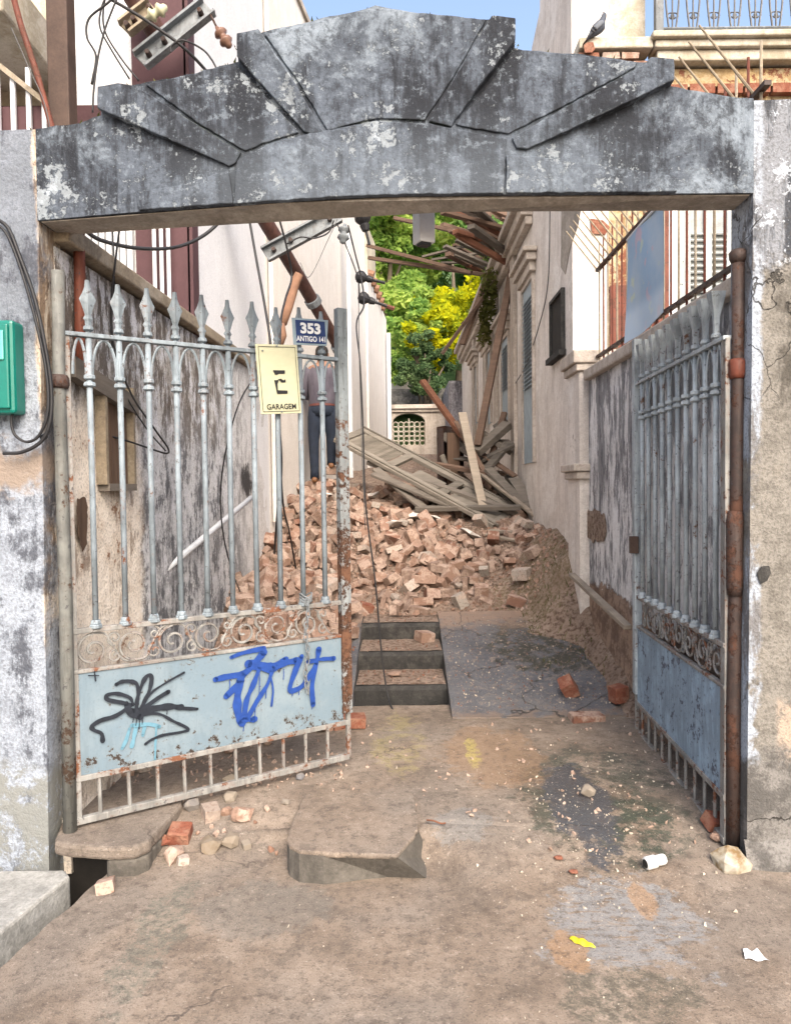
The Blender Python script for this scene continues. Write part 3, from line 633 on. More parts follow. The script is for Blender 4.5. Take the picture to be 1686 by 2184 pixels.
y_ = m.xyz()[1]; n1 = m.noise(2.2, 6, .7); n2 = m.noise(6, 6, .8); n3 = m.noise(80, 3); s1 = m.noise(1, 6, .74, vec=m.vmul((5, 5, 1.3)), off=2); s2 = m.noise(1, 6, .8, vec=m.vmul((9, 9, 3.2)), off=7)
c = m.mix(m.step(n1, .42, .58), (.53, .54, .555), (.60, .61, .62))
c = m.mix(m.step(m.math('ADD', m.math('MULTIPLY', s1, .7), m.math('MULTIPLY', n2, .3)), .47, .58, 0, .8), c, (.17, .172, .18)); c = m.mix(m.step(m.math('ADD', m.math('MULTIPLY', s2, .5), m.math('MULTIPLY', n2, .5)), .49, .55, 0, .85), c, (.085, .088, .10))
c = m.mix(m.step(m.math('ADD', m.math('MULTIPLY', n2, .6), m.math('MULTIPLY', s2, .4)), .47, .42, 0, .85), c, (.60, .60, .63))
z_ = m.xyz()[2]; hi = m.math('MULTIPLY', m.step(m.math('ADD', z_, m.math('MULTIPLY', n1, .9)), 2.1, 2.6), m.step(y_, 7, 5.0)); c = m.mix(m.math('MULTIPLY', hi, m.step(n2, .44, .52, 0, .6)), c, (.42, .38, .33)); c = m.mix(m.math('MULTIPLY', hi, m.step(s2, .47, .53, 0, .9)), c, (.11, .09, .075))
yy = m.math('ADD', y_, m.math('MULTIPLY', m.math('SUBTRACT', n1, .5), .35)); cr_ = m.math('MULTIPLY', m.step(yy, 4.14, 4.00), m.step(m.math('ADD', z_, m.math('MULTIPLY', n1, .6)), 2.35, 2.15))
pc = m.mix(m.step(n2, .44, .56), (.80, .73, .64), (.68, .60, .51)); pc = m.mix(m.step(m.math('ADD', m.math('MULTIPLY', s2, .5), m.math('MULTIPLY', n1, .5)), .53, .59, 0, .8), pc, (.26, .20, .155)); pc = m.mix(m.step(n2, .60, .64), pc, (.25, .14, .085)); c = m.mix(cr_, c, pc)
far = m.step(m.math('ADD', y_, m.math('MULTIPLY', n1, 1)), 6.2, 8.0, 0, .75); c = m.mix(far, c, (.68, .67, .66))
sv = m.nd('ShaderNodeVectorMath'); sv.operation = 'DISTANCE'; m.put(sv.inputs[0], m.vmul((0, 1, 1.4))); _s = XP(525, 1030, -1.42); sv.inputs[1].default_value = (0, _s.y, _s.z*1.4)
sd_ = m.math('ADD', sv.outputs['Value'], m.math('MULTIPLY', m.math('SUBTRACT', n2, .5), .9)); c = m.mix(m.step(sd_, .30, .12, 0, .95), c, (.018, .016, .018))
c = m.mix(m.step(n3, .48, .68, 0, .4), c, (.04, .04, .04)); m.bump(m.math('ADD', n1, m.math('ADD', m.math('MULTIPLY', n2, .9), m.math('MULTIPLY', n3, .2))), .7, .02); MT['alley_l'] = m.fin(c, .93)
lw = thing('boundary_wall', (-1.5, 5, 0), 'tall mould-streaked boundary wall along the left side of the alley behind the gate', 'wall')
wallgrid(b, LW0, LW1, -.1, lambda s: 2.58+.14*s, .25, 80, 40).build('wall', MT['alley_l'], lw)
b = MB(); b.beam((-1.56, 3.14, 2.64), (-1.53, 8.3, 2.76), .36, .08, (0, 0, 1)); b.build('coping', MT['coping'], lw, bevel=.01)
# boarded recess with leaning lintel board
xw = -1.425
def LX(u, v, o=0): return XP(u, v, xw+o)
b = MB(); q = [LX(213, 822), LX(266, 838), LX(266, 1030), LX(213, 1035)]
yA, yB = LX(213, 900).y, LX(268, 900).y; zA, zB = LX(240, 1034).z, LX(240, 830).z
for i in range(3):
    b = MB(); b.aabb((xw-.012, yA+(yB-yA)*i/3+.004, zA), (xw+.006, yA+(yB-yA)*(i+1)/3-.004, zB+.02)); b.build('board', MT['board'], lw)
for ya_, yb2 in ((yA-.03, yA-.002), (yB+.002, yB+.03)):
    b = MB(); b.aabb((xw-.01, ya_, zA), (xw+.04, yb2, zB+.03)); b.build('jamb', MT['coping'], lw)
b = MB(); b.aabb((xw-.01, yA-.01, zA-.03), (xw+.045, yB+.02, zA+.005)); b.build('sill', MT['wood_grey'], lw)
b = MB(); b.beam(LX(150, 782, .02), LX(285, 868, .02), .05, .09, (0, 0, 1)); b.build('lintel_board', MT['wood_grey'], lw)
b = MB(); hp = [LX(u, v, .012) for u, v in ((166, 1068), (178, 1060), (186, 1075), (187, 1120), (184, 1160), (178, 1174), (170, 1150), (165, 1110))]
hp = curve(hp+[hp[0]], 5)[:-1]; hp = [p_+V((0, .02*nz(p_.y, p_.z, 1, 30), .02*nz(p_.y, p_.z, 2, 30))) for p_ in hp]; b.prism(hp, (-.002, 0, 0)); b.build('hole_scar', MT['board'], lw)

# --- right low wall with ledge
RX = 1.47
rwll = thing('boundary_wall', (RX, 4.5, 0), 'low streaked boundary wall with a stone ledge behind the open right gate', 'wall')
m = NM('right_low_wall_plaster')
n1 = m.noise(2.4, 6, .7, off=3); n2 = m.noise(6, 6, .8); n3 = m.noise(80, 3); s1 = m.noise(1, 6, .76, vec=m.vmul((6, 6, 1.3)), off=4); s2 = m.noise(1, 6, .8, vec=m.vmul((12, 12, 3.4)), off=1); z_ = m.xyz()[2]
c = m.mix(m.step(n1, .42, .58), (.64, .64, .645), (.55, .545, .545))
k = m.math('ADD', s1, m.step(z_, 1.0, 2.4, -.03, .06)); c = m.mix(m.step(k, .48, .57, 0, .88), c, (.155, .16, .172)); c = m.mix(m.step(s2, .51, .59, 0, .8), c, (.09, .088, .10))
zz = m.math('ADD', z_, m.math('MULTIPLY', m.math('SUBTRACT', n1, .5), .7)); c = m.mix(m.step(zz, .80, .76), c, m.mix(m.step(n2, .43, .57), (.15, .10, .075), (.30, .215, .16)))
c = m.mix(m.step(n3, .5, .8, 0, .35), c, (.04, .04, .04)); m.bump(m.math('ADD', n1, m.math('ADD', m.math('MULTIPLY', n2, .7), m.math('MULTIPLY', m.step(zz, .80, .76), -.8))), .7, .02); MT['alley_r'] = m.fin(c, .93)
b = MB(); wallgrid(b, V((RX, 5.78, 0)), V((RX, 3.12, 0)), -.1, lambda s: 2.36, .25, 60, 40).build('wall', MT['alley_r'], rwll)
b = MB(); b.aabb((RX-.05, 3.14, 2.36), (RX+.3, 5.76, 2.44)); b.build('ledge', MT['trim'], rwll, bevel=.012)
b = MB(); hp = [XP(u, v, RX-.012) for u, v in ((1248, 1098), (1258, 1088), (1280, 1092), (1290, 1110), (1288, 1150), (1262, 1152), (1249, 1140))]
hp = curve(hp+[hp[0]], 5)[:-1]; hp = [p_+V((0, .05*nz(p_.y, p_.z, 1, 12), .04*nz(p_.y, p_.z, 2, 16))) for p_ in hp]; b.prism(hp, (.004, 0, 0)); b.build('bare_brick_scar', MT['dirt'], rwll)

# --- right house: side wall along the alley, front wall over the yard
hs = thing('old_house', (1.5, 6, 0), 'half collapsed pink and yellow old house with broken roof along the right of the alley', 'house')
HX = 1.445
prof = [(6.2, 0), (17.2, 0), (17.2, 4.7), (14, 4.85), (12, 4.75), (11.2, 5.1), (10.2, 4.95), (9.6, 5.35), (9.0, 5.6), (8.5, 5.55), (8.0, 6.2), (7.55, 6.3), (7.5, 7.9), (6.2, 7.9)]
b = MB(); b.prism([(HX, y, z) for y, z in prof], (.3, 0, 0)); b.build('side_wall', MT['pink_house'], hs)
b = MB(); b.aabb((HX+.3, 6.201, 0), (6.0, 6.5, 5.0)); b.build('front_wall', MT['yellow_house'], hs)
b = MB(); b.aabb((HX+.3, 6.201, 5.0), (2.05, 6.5, 7.9)); b.build('front_wall', MT['cream'], hs)
# corner pilaster with capitals
b = MB(); b.aabb((HX-.045, 5.80, -.05), (HX+.24, 6.198, 2.50)); b.build('corner_pilaster', MT['pink_house'], hs)
for zc, h in ((2.50, .10), (1.66, .06)):
    b = MB(); b.aabb((HX-.10, 5.75, zc), (HX+.30, 6.24, zc+h)); b.aabb((HX-.075, 5.77, zc-.06), (HX+.28, 6.22, zc-.001)); b.build('capital', MT['trim'], hs, bevel=.01)
# door, little window and far openings in side wall
def opening(u0, u1, v0, v1, frame=.05, kind='shutter', hood=True):
    a = XP(u0, v0, HX); c_ = XP(u1, v1, HX); y0, y1 = sorted((XP(u0, v1, HX).y, XP(u1, v1, HX).y)); zt = XP(u1, v0, HX).z; zb = XP(u1, v1, HX).z
    nm = 'door' if kind == 'shutter' else 'window'
    b = MB(); b.aabb((HX-.012, y0+frame, zb), (HX+.002, y1-frame, zt-frame)); o = b.build(nm, MT['shutter_blue'] if kind == 'shutter' else MT['shade_black'], hs)
    b = MB(); e = .035
    b.aabb((HX-e, y0, zb), (HX-.001, y0+frame, zt)); b.aabb((HX-e, y1-frame, zb), (HX-.001, y1, zt)); b.aabb((HX-e, y0+frame, zt-frame), (HX-.001, y1-frame, zt))
    if kind == 'window': b.aabb((HX-e-.03, y0-.03, zb-.05), (HX-.001, y1+.03, zb-.001))
    b.build('frame', MT['trim'] if hood else MT['stepc'], o)
    if kind == 'shutter' and y0 < 10:
        n = int((zt-zb)*.5/.045)
        for i in range(n):
            zq = zb+(zt-zb)*.42+i*.045; b = MB(); b.beam((HX-.026, y0+frame+.06, zq), (HX-.026, y1-frame-.06, zq), .028, .008, (-.7, 0, .7)); b.build('louvre_slat', MT['shutter_blue'], o)
    if hood:
        b = MB(); b.aabb((HX-.11, y0-.10, zt+.10), (HX-.001, y1+.10, zt+.18)); b.aabb((HX-.07, y0-.05, zt+.001), (HX-.001, y1+.05, zt+.099)); b.aabb((HX-.15, y0-.14, zt+.181), (HX-.001, y1+.14, zt+.23))
        b.build('hood_moulding', MT['trim'], o, bevel=.008)
opening(1118, 1143, 575, 985)
opening(1178, 1205, 612, 745, .03, 'window', False)
opening(1072, 1089, 700, 905); opening(1034, 1050, 735, 900); opening(1009, 1020, 770, 900)
b = MB(); b.aabb((HX-.13, 8.0, 4.45), (HX-.001, 17.0, 4.58)); b.aabb((HX-.08, 8.02, 4.36), (HX-.002, 17.0, 4.449)); b.aabb((HX-.20, 8.05, 4.581), (HX-.001, 17.0, 4.66)); b.build('cornice', MT['trim'], hs, bevel=.01)
for y in (9.25, 10.95, 12.2, 14.2):
    b = MB(); b.aabb((HX-.05, y-.14, 0), (HX-.001, y+.14, 4.36)); b.build('pilaster', MT['trim'], hs, bevel=.006)
b = MB(); pr = [XP(u, v, HX-.006) for u, v in ((1196, 445), (1238, 445), (1232, 480), (1214, 530), (1204, 585), (1195, 570))]
b.prism(pr, (.004, 0, 0)); b.build('grey_cement_patch', MT['stepc'] if False else MT['soffit'], hs)
# balcony on the front
yb0 = 5.97
z1 = P(1500, 62, yb0).z; z0 = P(1500, 116, yb0).z; xb0 = P(1392, 90, yb0).x
bal = thing('balcony', (2.6, 5.9, z0), 'stone balcony with cast iron balustrade on the yellow house, top right corner', 'balcony')
b = MB(); b.aabb((xb0, yb0, z1-.05), (5.2, 6.2, z1)); b.aabb((xb0+.03, yb0+.04, z1-.11), (5.2, 6.2, z1-.0505)); b.aabb((xb0+.06, yb0+.08, z0), (5.2, 6.2, z1-.1105)); b.build('slab', MT['cream'], bal, bevel=.012)
b = MB(); b.tube([(xb0+.05, yb0+.05, z1+.035), (5.1, yb0+.05, z1+.035)], .012, 6); b.build('bottom_rail', MT['galv'], bal)
b = MB(); b.tube([(xb0+.05, yb0+.05, z1+.92), (5.1, yb0+.05, z1+.92)], .02, 6); b.build('top_rail', MT['galv'], bal)
b = MB(); b.box((xb0+.06, yb0+.05, z1+.46), (.06, .06, .92)); b.build('corner_post', MT['galv'], bal)
first = None
for i in range(15):
    x = xb0+.17+i*.165; y = yb0+.05
    if first is None:
        b = MB()
        for s in (-1, 1):
            b.tube([V((x+s*(.028+.026*math.sin(t*9.42/2)), y, z1+.04+t*.87)) for t in [k/18 for k in range(19)]], .008, 5)
            for zc, r0 in ((.13, .035), (.30, .03), (.62, .035), (.78, .03)):
                b.tube([V((x+s*(.012+r0*(1-a/9)*math.cos(a)), y, z1+zc+r0*(1-a/9)*math.sin(a))) for a in [k*.55 for k in range(12)]], .006, 4)
        b.tube([(x, y, z1+.04), (x, y, z1+.91)], .007, 5)
        first = b.build('baluster', MT['iron'], bal); x00 = x
    else:
        o = first.copy(); o.location.x += x-x00; col.objects.link(o); o.parent = bal
# ground floor of the front wall: tall white shutter doors, red plank, brick base
fy = 6.19
def FX(u, v, o=0): return P(u, v, fy-o)
dr = bpy.data.objects.new('door', None)
x0, x1 = FX(1440, 500).x, FX(1566, 500).x; zb, zt = 2.55, 4.6
b = MB(); b.aabb((x0, fy-.03, zb), (x1, fy+.005, zt)); o = b.build('shutter_door', MT['shutter_white'], hs)
for xa, xb_ in ((x0, x0+.10), (x1-.09, x1), ((x0+x1)/2-.03, (x0+x1)/2+.03)):
    b = MB(); b.aabb((xa, fy-.06, zb), (xb_, fy-.031, zt)); b.build('frame', MT['shutter_white'], o)
for i in range(16):
    zq = FX(1500, 705).z+i*.052
    for xa, xb_ in ((x0+.10, (x0+x1)/2-.03), ((x0+x1)/2+.03, x1-.09)):
        b = MB(); b.beam((xa, fy-.045, zq), (xb_, fy-.045, zq), .036, .012, (0, -.5, .85)); b.build('louvre_slat', MT['shutter_white'], o)
b = MB(); b.aabb((FX(1420, 500).x, fy-.05, zb), (x0-.003, fy+.004, zt)); b.build('door_jamb', MT['white'], hs)
b = MB(); b.aabb((FX(1396, 500).x, fy-.08, zb), (FX(1418, 500).x, fy+.003, zt)); b.build('red_plank', MT['rustred'], hs)
b = MB(); b.aabb((HX+.305, fy-.02, 2.5), (FX(1394, 600).x, fy+.002, FX(1300, 610).z)); b.build('red_panel', MT['rustred'], hs)
b = MB(); pr = [FX(u, v, .008) for u, v in ((1258, 466), (1285, 470), (1300, 484), (1290, 500), (1262, 498))]
b.prism(pr, (0, .012, 0)); b.build('broken_tile', MT['brick_red'], hs)
# exposed brick courses and ledge near the pigeon
zl_ = P(1320, 90, 6.1).z
b = MB(); b.aabb((HX+.02, 6.02, zl_-.09), (xb0+.02, 6.198, zl_)); b.build('ledge', MT['cream'], hs, bevel=.012)
rb = random.Random(5)
for row in range(3):
    x = HX+.02+row*.06
    while x < xb0-.08:
        wd = rb.uniform(.13, .2); b = MB(); v_, f_ = hull([(x+wd/2+sx*wd/2*rb.uniform(.85, 1), 6.10+sy*.055, zl_-.135-row*.068+sz*.027*rb.uniform(.8, 1)) for sx in (-1, 1) for sy in (-1, 1) for sz in (-1, 1)])
        b.add(v_, f_); b.build('brick', MT['brick_red'] if rb.random() < .4 else MT['brick'], hs); x += wd+.012
zc = P(1540, 190, 6.15).z
for i in range(11):
    x = P(1410, 190, 6.16).x+i*.225; b = MB(); b.box((x+.1, 6.17, zc+rb.uniform(-.004, .004)), (.205, .07, .075)); b.build('brick', MT['brick_red'], hs)
b = MB(); b.aabb((P(1400, 150, 6.16).x, 6.14, z0-.16), (5.0, 6.198, z0-.02)); b.build('stain_band', MT['yellow_house'], hs)

# --- left white house
LHY = 5.25
wh = thing('white_house', (-1.9, 5.4, 0), 'tall white stucco house with maroon corner pilaster on the left of the alley', 'house')
F0, F1, F2 = V((-1.46, LHY, 0)), V((-1.40, 7.9, 0)), V((-.62, 14.0, 0))
TOPZ = 7.6
b = MB(); b.prism([F0, V((F1.x, F1.y, 0)), V((-6, F1.y, 0)), V((-6, LHY, 0))], (0, 0, TOPZ+1.2)); b.build('wall', MT['white_house'], wh)
b = MB(); b.aabb((F0.x-.36, LHY-.05, 2.5), (F0.x+.012, LHY-.001, TOPZ+1.2)); b.aabb((F0.x-.001, LHY-.05, 2.5), (F0.x+.035, LHY+.10, TOPZ+1.2)); b.build('corner_pilaster', MT['maroon'], wh)
zm = P(200, 232, LHY-.03).z
b = MB(); b.aabb((-6, LHY-.08, zm-.22), (F0.x-.362, LHY-.001, zm)); b.build('floor_band', MT['maroon'], wh)
b = MB(); b.aabb((-6, LHY-.9, P(60, 34, 4.4).z), (P(113, 10, 5).x, LHY-.001, P(60, 34, 4.4).z+.3)); b.build('upper_slab', MT['cream'], wh, bevel=.02)
b = MB(); b.aabb((-6, LHY-.04, zm), (P(118, 100, LHY).x, LHY-.001, 6.8)); b.build('recess_wall', MT['cream'], wh)
# white slatted grille under the band
b = MB(); zq0, zq1 = 2.60, zm-.225
xs0 = -2.55
i = 0
x = xs0
while x < F0.x-.40:
    b = MB(); b.aabb((x, LHY-.06, zq0), (x+.036, LHY-.02, zq1)); b.build('slat', MT['white'], wh); x += .048
b = MB(); b.beam((-2.6, LHY-.10, P(250, 520, LHY).z+.25), (F0.x-.35, LHY-.10, P(350, 600, LHY).z), .03, .03); b.build('handrail', MT['galv'], wh)
for k in range(3):
    b = MB(); xx = P(330+k*15, 560, LHY-.12).x; b.tube([(xx, LHY-.12, 2.62), (xx, LHY-.12, zq1)], .014, 6); b.build('rail_bar', MT['white'], wh)
# upper terrace railing at the top left
ur = thing('terrace_railing', (P(60, 270, 4.6).x, 4.6, P(60, 275, 4.6).z), 'white bar railing with slanting handrail, top left corner', 'railing')
b = MB(); b.aabb((-3.6, 4.55, P(60, 300, 4.6).z-.06), (P(108, 200, 4.6).x, 4.68, P(60, 236, 4.6).z)); b.build('kerb', MT['maroon'], ur)
for k in range(12):
    u = 96-k*33
    b = MB(); x = P(u, 250, 4.52).x; zt = P(u, 215-.8*(96-u) if u < 96 else 215, 4.52).z+.12*(k % 2)
    b.box((x, 4.52, (P(60, 300, 4.52).z+zt)/2), (.026, .02, zt-P(60, 300, 4.52).z)); b.build('bar', MT['white'], ur)
b = MB(); b.beam(P(96, 218, 4.50), P(24, 160, 4.50)+(P(24, 160, 4.50)-P(96, 218, 4.50))*3, .03, .03); b.build('handrail', MT['coping'], ur)

bh = thing('beige_house', (-1, 10, 0), 'pale beige rendered house wall receding behind the fallen pole', 'house')
b = MB(); b.prism([V((F1.x, F1.y+.002, 0)), F2, V((-6, 14, 0)), V((-6, F1.y+.002, 0))], (0, 0, TOPZ)); b.build('wall', MT['beige_house'], bh)
b = MB(); b.tube([(F1.x+.045, F1.y+.05, 1.2), (F1.x+.045, F1.y+.05, TOPZ-.1)], .025, 8); b.build('downpipe', MT['beige_house'], bh)
b = MB(); b.prism([V((F1.x+.02, F1.y+.01, TOPZ)), F2+V((.08, .05, TOPZ)), V((-6, 14.05, TOPZ)), V((-6, F1.y+.01, TOPZ))], (0, 0, .08)); b.build('eaves', MT['trim'], bh)
for k, uu in enumerate((700,)):
    pass
b = MB(); xk = -.83; b.tube([(xk+.05, 11.7, 1.6), (xk+.05, 11.7, 5.6)], .035, 8); b.build('downpipe', MT['white'], bh)
bh2 = thing('small_house', (-.45, 15.5, 1.8), 'small pale house end with roof tiles at the far left end of the alley', 'house')
E0, E1 = V((-.58, 14.02, 1.0)), V((-.30, 18.0, 1.0))
b = MB(); b.prism([E0, E1, V((-5, 18, 1.0)), V((-5, 14.02, 1.0))], (0, 0, 4.6)); b.build('wall', MT['beige_house'], bh2)
b = MB(); b.prism([E0+V((.0, .001, 4.6)), V((E0.x+.12, 15.2, 5.6)), V((-3, 15.2, 5.6)), V((-3, 14.021, 5.6))], (0, 0, .9)); b.build('upper_wall', MT['cream'], bh2)
for k in range(6):
    b = MB(); yk = 14.2+k*.5; xk = E0.x+(E1.x-E0.x)*(yk-14)/4
    b.tube([(xk+.10, yk, 5.58), (xk-.5, yk, 5.78)], .09, 8); b.build('roof_tile', MT['clay'], bh2)
b = MB(); b.tube([(E1.x+.05, 17.6, 1.5), (E1.x+.05, 17.6, 5.2)], .05, 8); b.build('downpipe', MT['white'], bh2)
# far garden wall with arched grille
yg = 19.0
gw = thing('garden_wall', (0.3, yg, 2), 'grey garden wall with cornice and arched lattice opening closing the alley', 'wall')
zt = P(870, 872, yg).z
a0, a1 = P(838, 950, yg), P(906, 890, yg); xm = (a0.x+a1.x)/2; wv_ = (a1.x-a0.x)/2; zs = P(870, 900, yg).z
b = MB()
b.aabb((-2.5, yg, 1), (a0.x, yg+.25, zt)); b.aabb((a1.x, yg, 1), (4, yg+.25, zt))
b.aabb((a0.x, yg, 1), (a1.x, yg+.25, a0.z))
ar = [V((xm-wv_*math.cos(t), yg, zs+wv_*.55*math.sin(t))) for t in [k*math.pi/12 for k in range(13)]]
b.prism([V((a0.x, yg, zt-.001))]+ar+[V((a1.x, yg, zt-.001))], (0, .25, 0)); b.build('wall', MT['trim'], gw)
b = MB(); b.aabb((-2.5, yg-.12, zt), (4, yg+.3, zt+.10)); b.aabb((-2.5, yg-.06, zt-.08), (4, yg-.002, zt-.001)); b.build('cornice', MT['trim'], gw)
b = MB(); b.aabb((a0.x-.05, yg+.3, 1), (a1.x+.05, yg+.32, zt-.1)); b.build('opening_back', MT['leaf_dark'], gw)
b = MB()
for ix in range(6):
    for iz in range(5):
        cx = a0.x+(ix+.5)*(a1.x-a0.x)/6; cz = a0.z+(iz+.5)*(zs-a0.z)/5; r0 = (a1.x-a0.x)/12
        b.tube([V((cx+r0*math.cos(t), yg+.1, cz+r0*math.sin(t))) for t in [k*math.pi/4 for k in range(8)]], r0*.26, 4, closed=True)
b.tube([(xm, yg+.1, a0.z), (xm, yg+.1, zs+.1)], .02, 6); b.build('lattice', MT['cream'], gw)
b = MB(); wallgrid(b, V((4, 21.5, 0)), V((-3, 21.5, 0)), 1, lambda s: P(880, 832, 21.5).z, .3, 40, 12, .05); tag(b.build('stone_wall', MT['stone_wall']), 'rough dark stone terrace wall above the garden wall', 'wall')
b = MB(); b.aabb((-3, 24, 1), (P(925, 800, 24).x, 26, P(870, 796, 24).z)); tag(b.build('outbuilding', MT['beige_house']), 'plain pale outbuilding wall beneath the trees at the alley end', 'building')
b = MB(); b.aabb((P(957, 850, 17.4).x, 17.4, 1), (4.5, 20.5, P(970, 812, 17.4).z)); tag(b.build('annex', MT['left_wall']), 'grey weathered annex wall beside the far end of the pink house', 'building')
b = MB(); b.prism([(-40, 26, 2), (40, 26, 2), (60, 70, 26), (-60, 70, 26)], (0, 0, -3)); tag(b.build('hillside', MT['leaf_dark']), kind='structure')
# ================================================================== gates
def text_mesh(txt, size, bold=0):
    cu = bpy.data.curves.new('lettering', 'FONT'); cu.body = txt; cu.size = size; cu.offset = bold; cu.align_x = 'CENTER'; cu.align_y = 'CENTER'; cu.resolution_u = 3
    o = bpy.data.objects.new('lettering', cu); col.objects.link(o); dg = bpy.context.evaluated_depsgraph_get(); me = bpy.data.meshes.new_from_object(o.evaluated_get(dg))
    v = [tuple(p.co) for p in me.vertices]; f = [tuple(p.vertices) for p in me.polygons]
    bpy.data.objects.remove(o); bpy.data.curves.remove(cu); bpy.data.meshes.remove(me); return v, f
def spear(fn, s, z0, h, w, flare=False):                               # lance head, diamond in section
    prof = [(0, .011), (.05*h/.22, .013), (.06*h/.22, .02), (.075*h/.22, .012), (.12*h/.22, w*.75), (.14*h/.22, w), (.165*h/.22, w*.62), (.19*h/.22, .012), (.22*h/.22, .009)]
    if flare:                                              # tips snapped off at the widest point
        b = MB(); return b.loft([[fn(s+a*wd, z0+dz, c_*wd) for a, c_ in ((1, 1), (-1, 1), (-1, -1), (1, -1))] for dz, wd in ((0, .011), (.06, .010), (.10, .012), (.17, .026), (.20, .030))])
    b = MB(); rings = [[fn(s+wd, z0+dz), fn(s, z0+dz, .011 if wd > .013 else .009), fn(s-wd, z0+dz), fn(s, z0+dz, -.011 if wd > .013 else -.009)] for dz, wd in prof]
    return b.loft(rings)
def spiral(fn, cs, cz, r0, turns, a0, dr=1, o=0, n=30, rmin=.15):
    return [fn(cs+(r0*(1-(1-rmin)*k/n))*math.cos(a0+dr*turns*6.283*k/n), cz+(r0*(1-(1-rmin)*k/n))*math.sin(a0+dr*turns*6.283*k/n), o) for k in range(n+1)]
def gate_leaf(O, d, W, dz, label, panelmat, n, seed, spearw=.034, stile='stile', br_=.0130, flare=False, pm='paint'):
    rg = random.Random(seed)
    t = thing('gate_leaf', (O.x, O.y, .1), label, 'gate', 'wrought iron gate leaves of the gateway')
    def L(s, z, o=0): return V((O.x+d.x*s+n.x*o, O.y+d.y*s+n.y*o, z+dz))
    Z0, Z1, Z2, Z3, Z4, Z5 = .165, .345, .80, .972, 2.215, 2.435
    def flat(s0, z0, s1, z1, w, th, nm, mat): b = MB(); b.beam(L(s0, z0), L(s1, z1), w, th, n); return b.build(nm, MT[mat], t, bevel=.003)
    flat(0, Z0, W, Z0, .03, .028, 'bottom_rail', 'paint2'); flat(0, Z1, W, Z1, .024, .026, 'lower_rail', 'paint2')
    flat(0, Z2, W, Z2, .016, .026, 'panel_rail', 'paint2'); flat(0, Z3, W, Z3, .022, .028, 'middle_rail', 'paint2'); flat(.0, Z4, W, Z4, .018, .036, 'top_rail', pm)
    flat(.022, Z0, .022, Z4, .05, .02, 'hinge_stile', 'paint2')
    flat(W-.01, Z1+.05, W-.01, Z4+.26, .055, .045, 'lock_stile', stile); flat(W-.0, Z0, W-.0, Z1+.05, .022, .022, 'lock_stile_foot', 'paint2')
    sp = [W*(i+1)/11 for i in range(10)]
    for i, s in enumerate(sp):
        b = MB(); b.tube([L(s, Z3), L(s+rg.uniform(-.002, .002), (Z3+Z4)/2), L(s, Z4+.01)], br_, 8); br = b.build('bar', MT[pm], t, smooth=True)
        for zc, r0, r1 in ((Z4-.205, .026, .024), (Z4-.175, .024, .024), (Z3+.03, .022, .020), (Z3+.012, .027, .027), (Z4+.030, .022, .02)):
            b = MB(); b.tube([L(s, zc-.010), L(s, zc-.006), L(s, zc+.006), L(s, zc+.010)], [r0*.8, r0, r1, r1*.8], 8); b.build('collar', MT[pm], br)
        spear(L, s, Z4+.01, Z5-Z4+rg.uniform(-.008, .008), spearw, flare).build('spearhead', MT[pm], br)
    ends = [0.045]+sp+[W-.035]
    for i in range(11):
        a, c_ = ends[i]+.012, ends[i+1]-.012; md = (a+c_)/2
        b = MB(); b.tube([L(md+(a-md)*math.cos(q) if q < 1.5708 else md+(c_-md)*-math.cos(q), Z4-.165+.15*math.sin(q)) for q in [k*math.pi/14 for k in range(15)]], .006, 5); b.build('arch_strap', MT[pm], t)
    for i, s in enumerate(sp):
        b = MB(); ds = rg.uniform(-.004, .004); b.tube([L(s, Z0), L(s+ds, Z1)], .0085, 6); b.build('short_bar', MT['paint2'], t)
    # scroll band
    zc = (Z2+Z3)/2; k = 0; s = .11
    while s < W-.09:
        big = .070; dr_ = 1 if k % 2 == 0 else -1
        b = MB(); b.tube(spiral(L, s, zc-.003*dr_, big, 1.55, 1.57*dr_, dr_, .004*(k % 3-1), 34), .0062, 5); b.build('scroll', MT['paint2'], t)
        b = MB(); b.tube(spiral(L, s+.088, zc+.038*dr_, .034, 1.3, -1.57*dr_, -dr_, -.003, 22), .005, 5); b.build('scroll', MT['paint2'], t)
        b = MB(); b.tube(spiral(L, s+.088, zc-.040*dr_, .030, 1.2, 1.57, dr_, .002, 20), .005, 5); b.build('scroll', MT['paint2'], t)
        b = MB(); b.tube(curve([L(s, zc+big*dr_), L(s+.05, zc+.06*dr_), L(s+.08, zc), L(s+.12, zc-.06*dr_), L(s+.165, zc-big*dr_)], 5), .005, 5); b.build('scroll_link', MT['paint2'], t)
        s += .168; k += 1
    # dented sheet panel
    b = MB()
    f = lambda s_, t_, o: L(.03+(W-.06)*s_, Z1+.012+(Z2-Z1-.02)*t_-(.012*max(0, nz(s_*9, 0, seed))*(t_ < .01)), o+.006*nz(s_*3, t_*2, seed)*math.sin(math.pi*t_))
    b.grid(lambda s_, t_: f(s_, t_, .006), 60, 14); b.grid(lambda s_, t_: f(s_, t_, .003), 60, 14)
    pn = b.build('sheet_panel', MT[panelmat], t)
    return t, L, pn, (Z0, Z1, Z2, Z3, Z4, Z5), sp
hb = P(150, 1755, 3.07); fb = G(743, 1612, hb.z)
d = V((fb.x-hb.x, fb.y-hb.y, 0)); W = d.length; d.normalize(); n = V((d.y, -d.x, 0))
gl, LL, panelL, ZL, spL = gate_leaf(V((hb.x, hb.y, 0)), d, W, hb.z-.165, 'left pale blue iron gate leaf with graffiti panel and spear tips, standing half open', 'panelpaint', n, 11)
LO, LN = V((hb.x, hb.y, 0)), n
def GPt(u, v, o=0): return PL(u, v, LO+LN*o, LN)
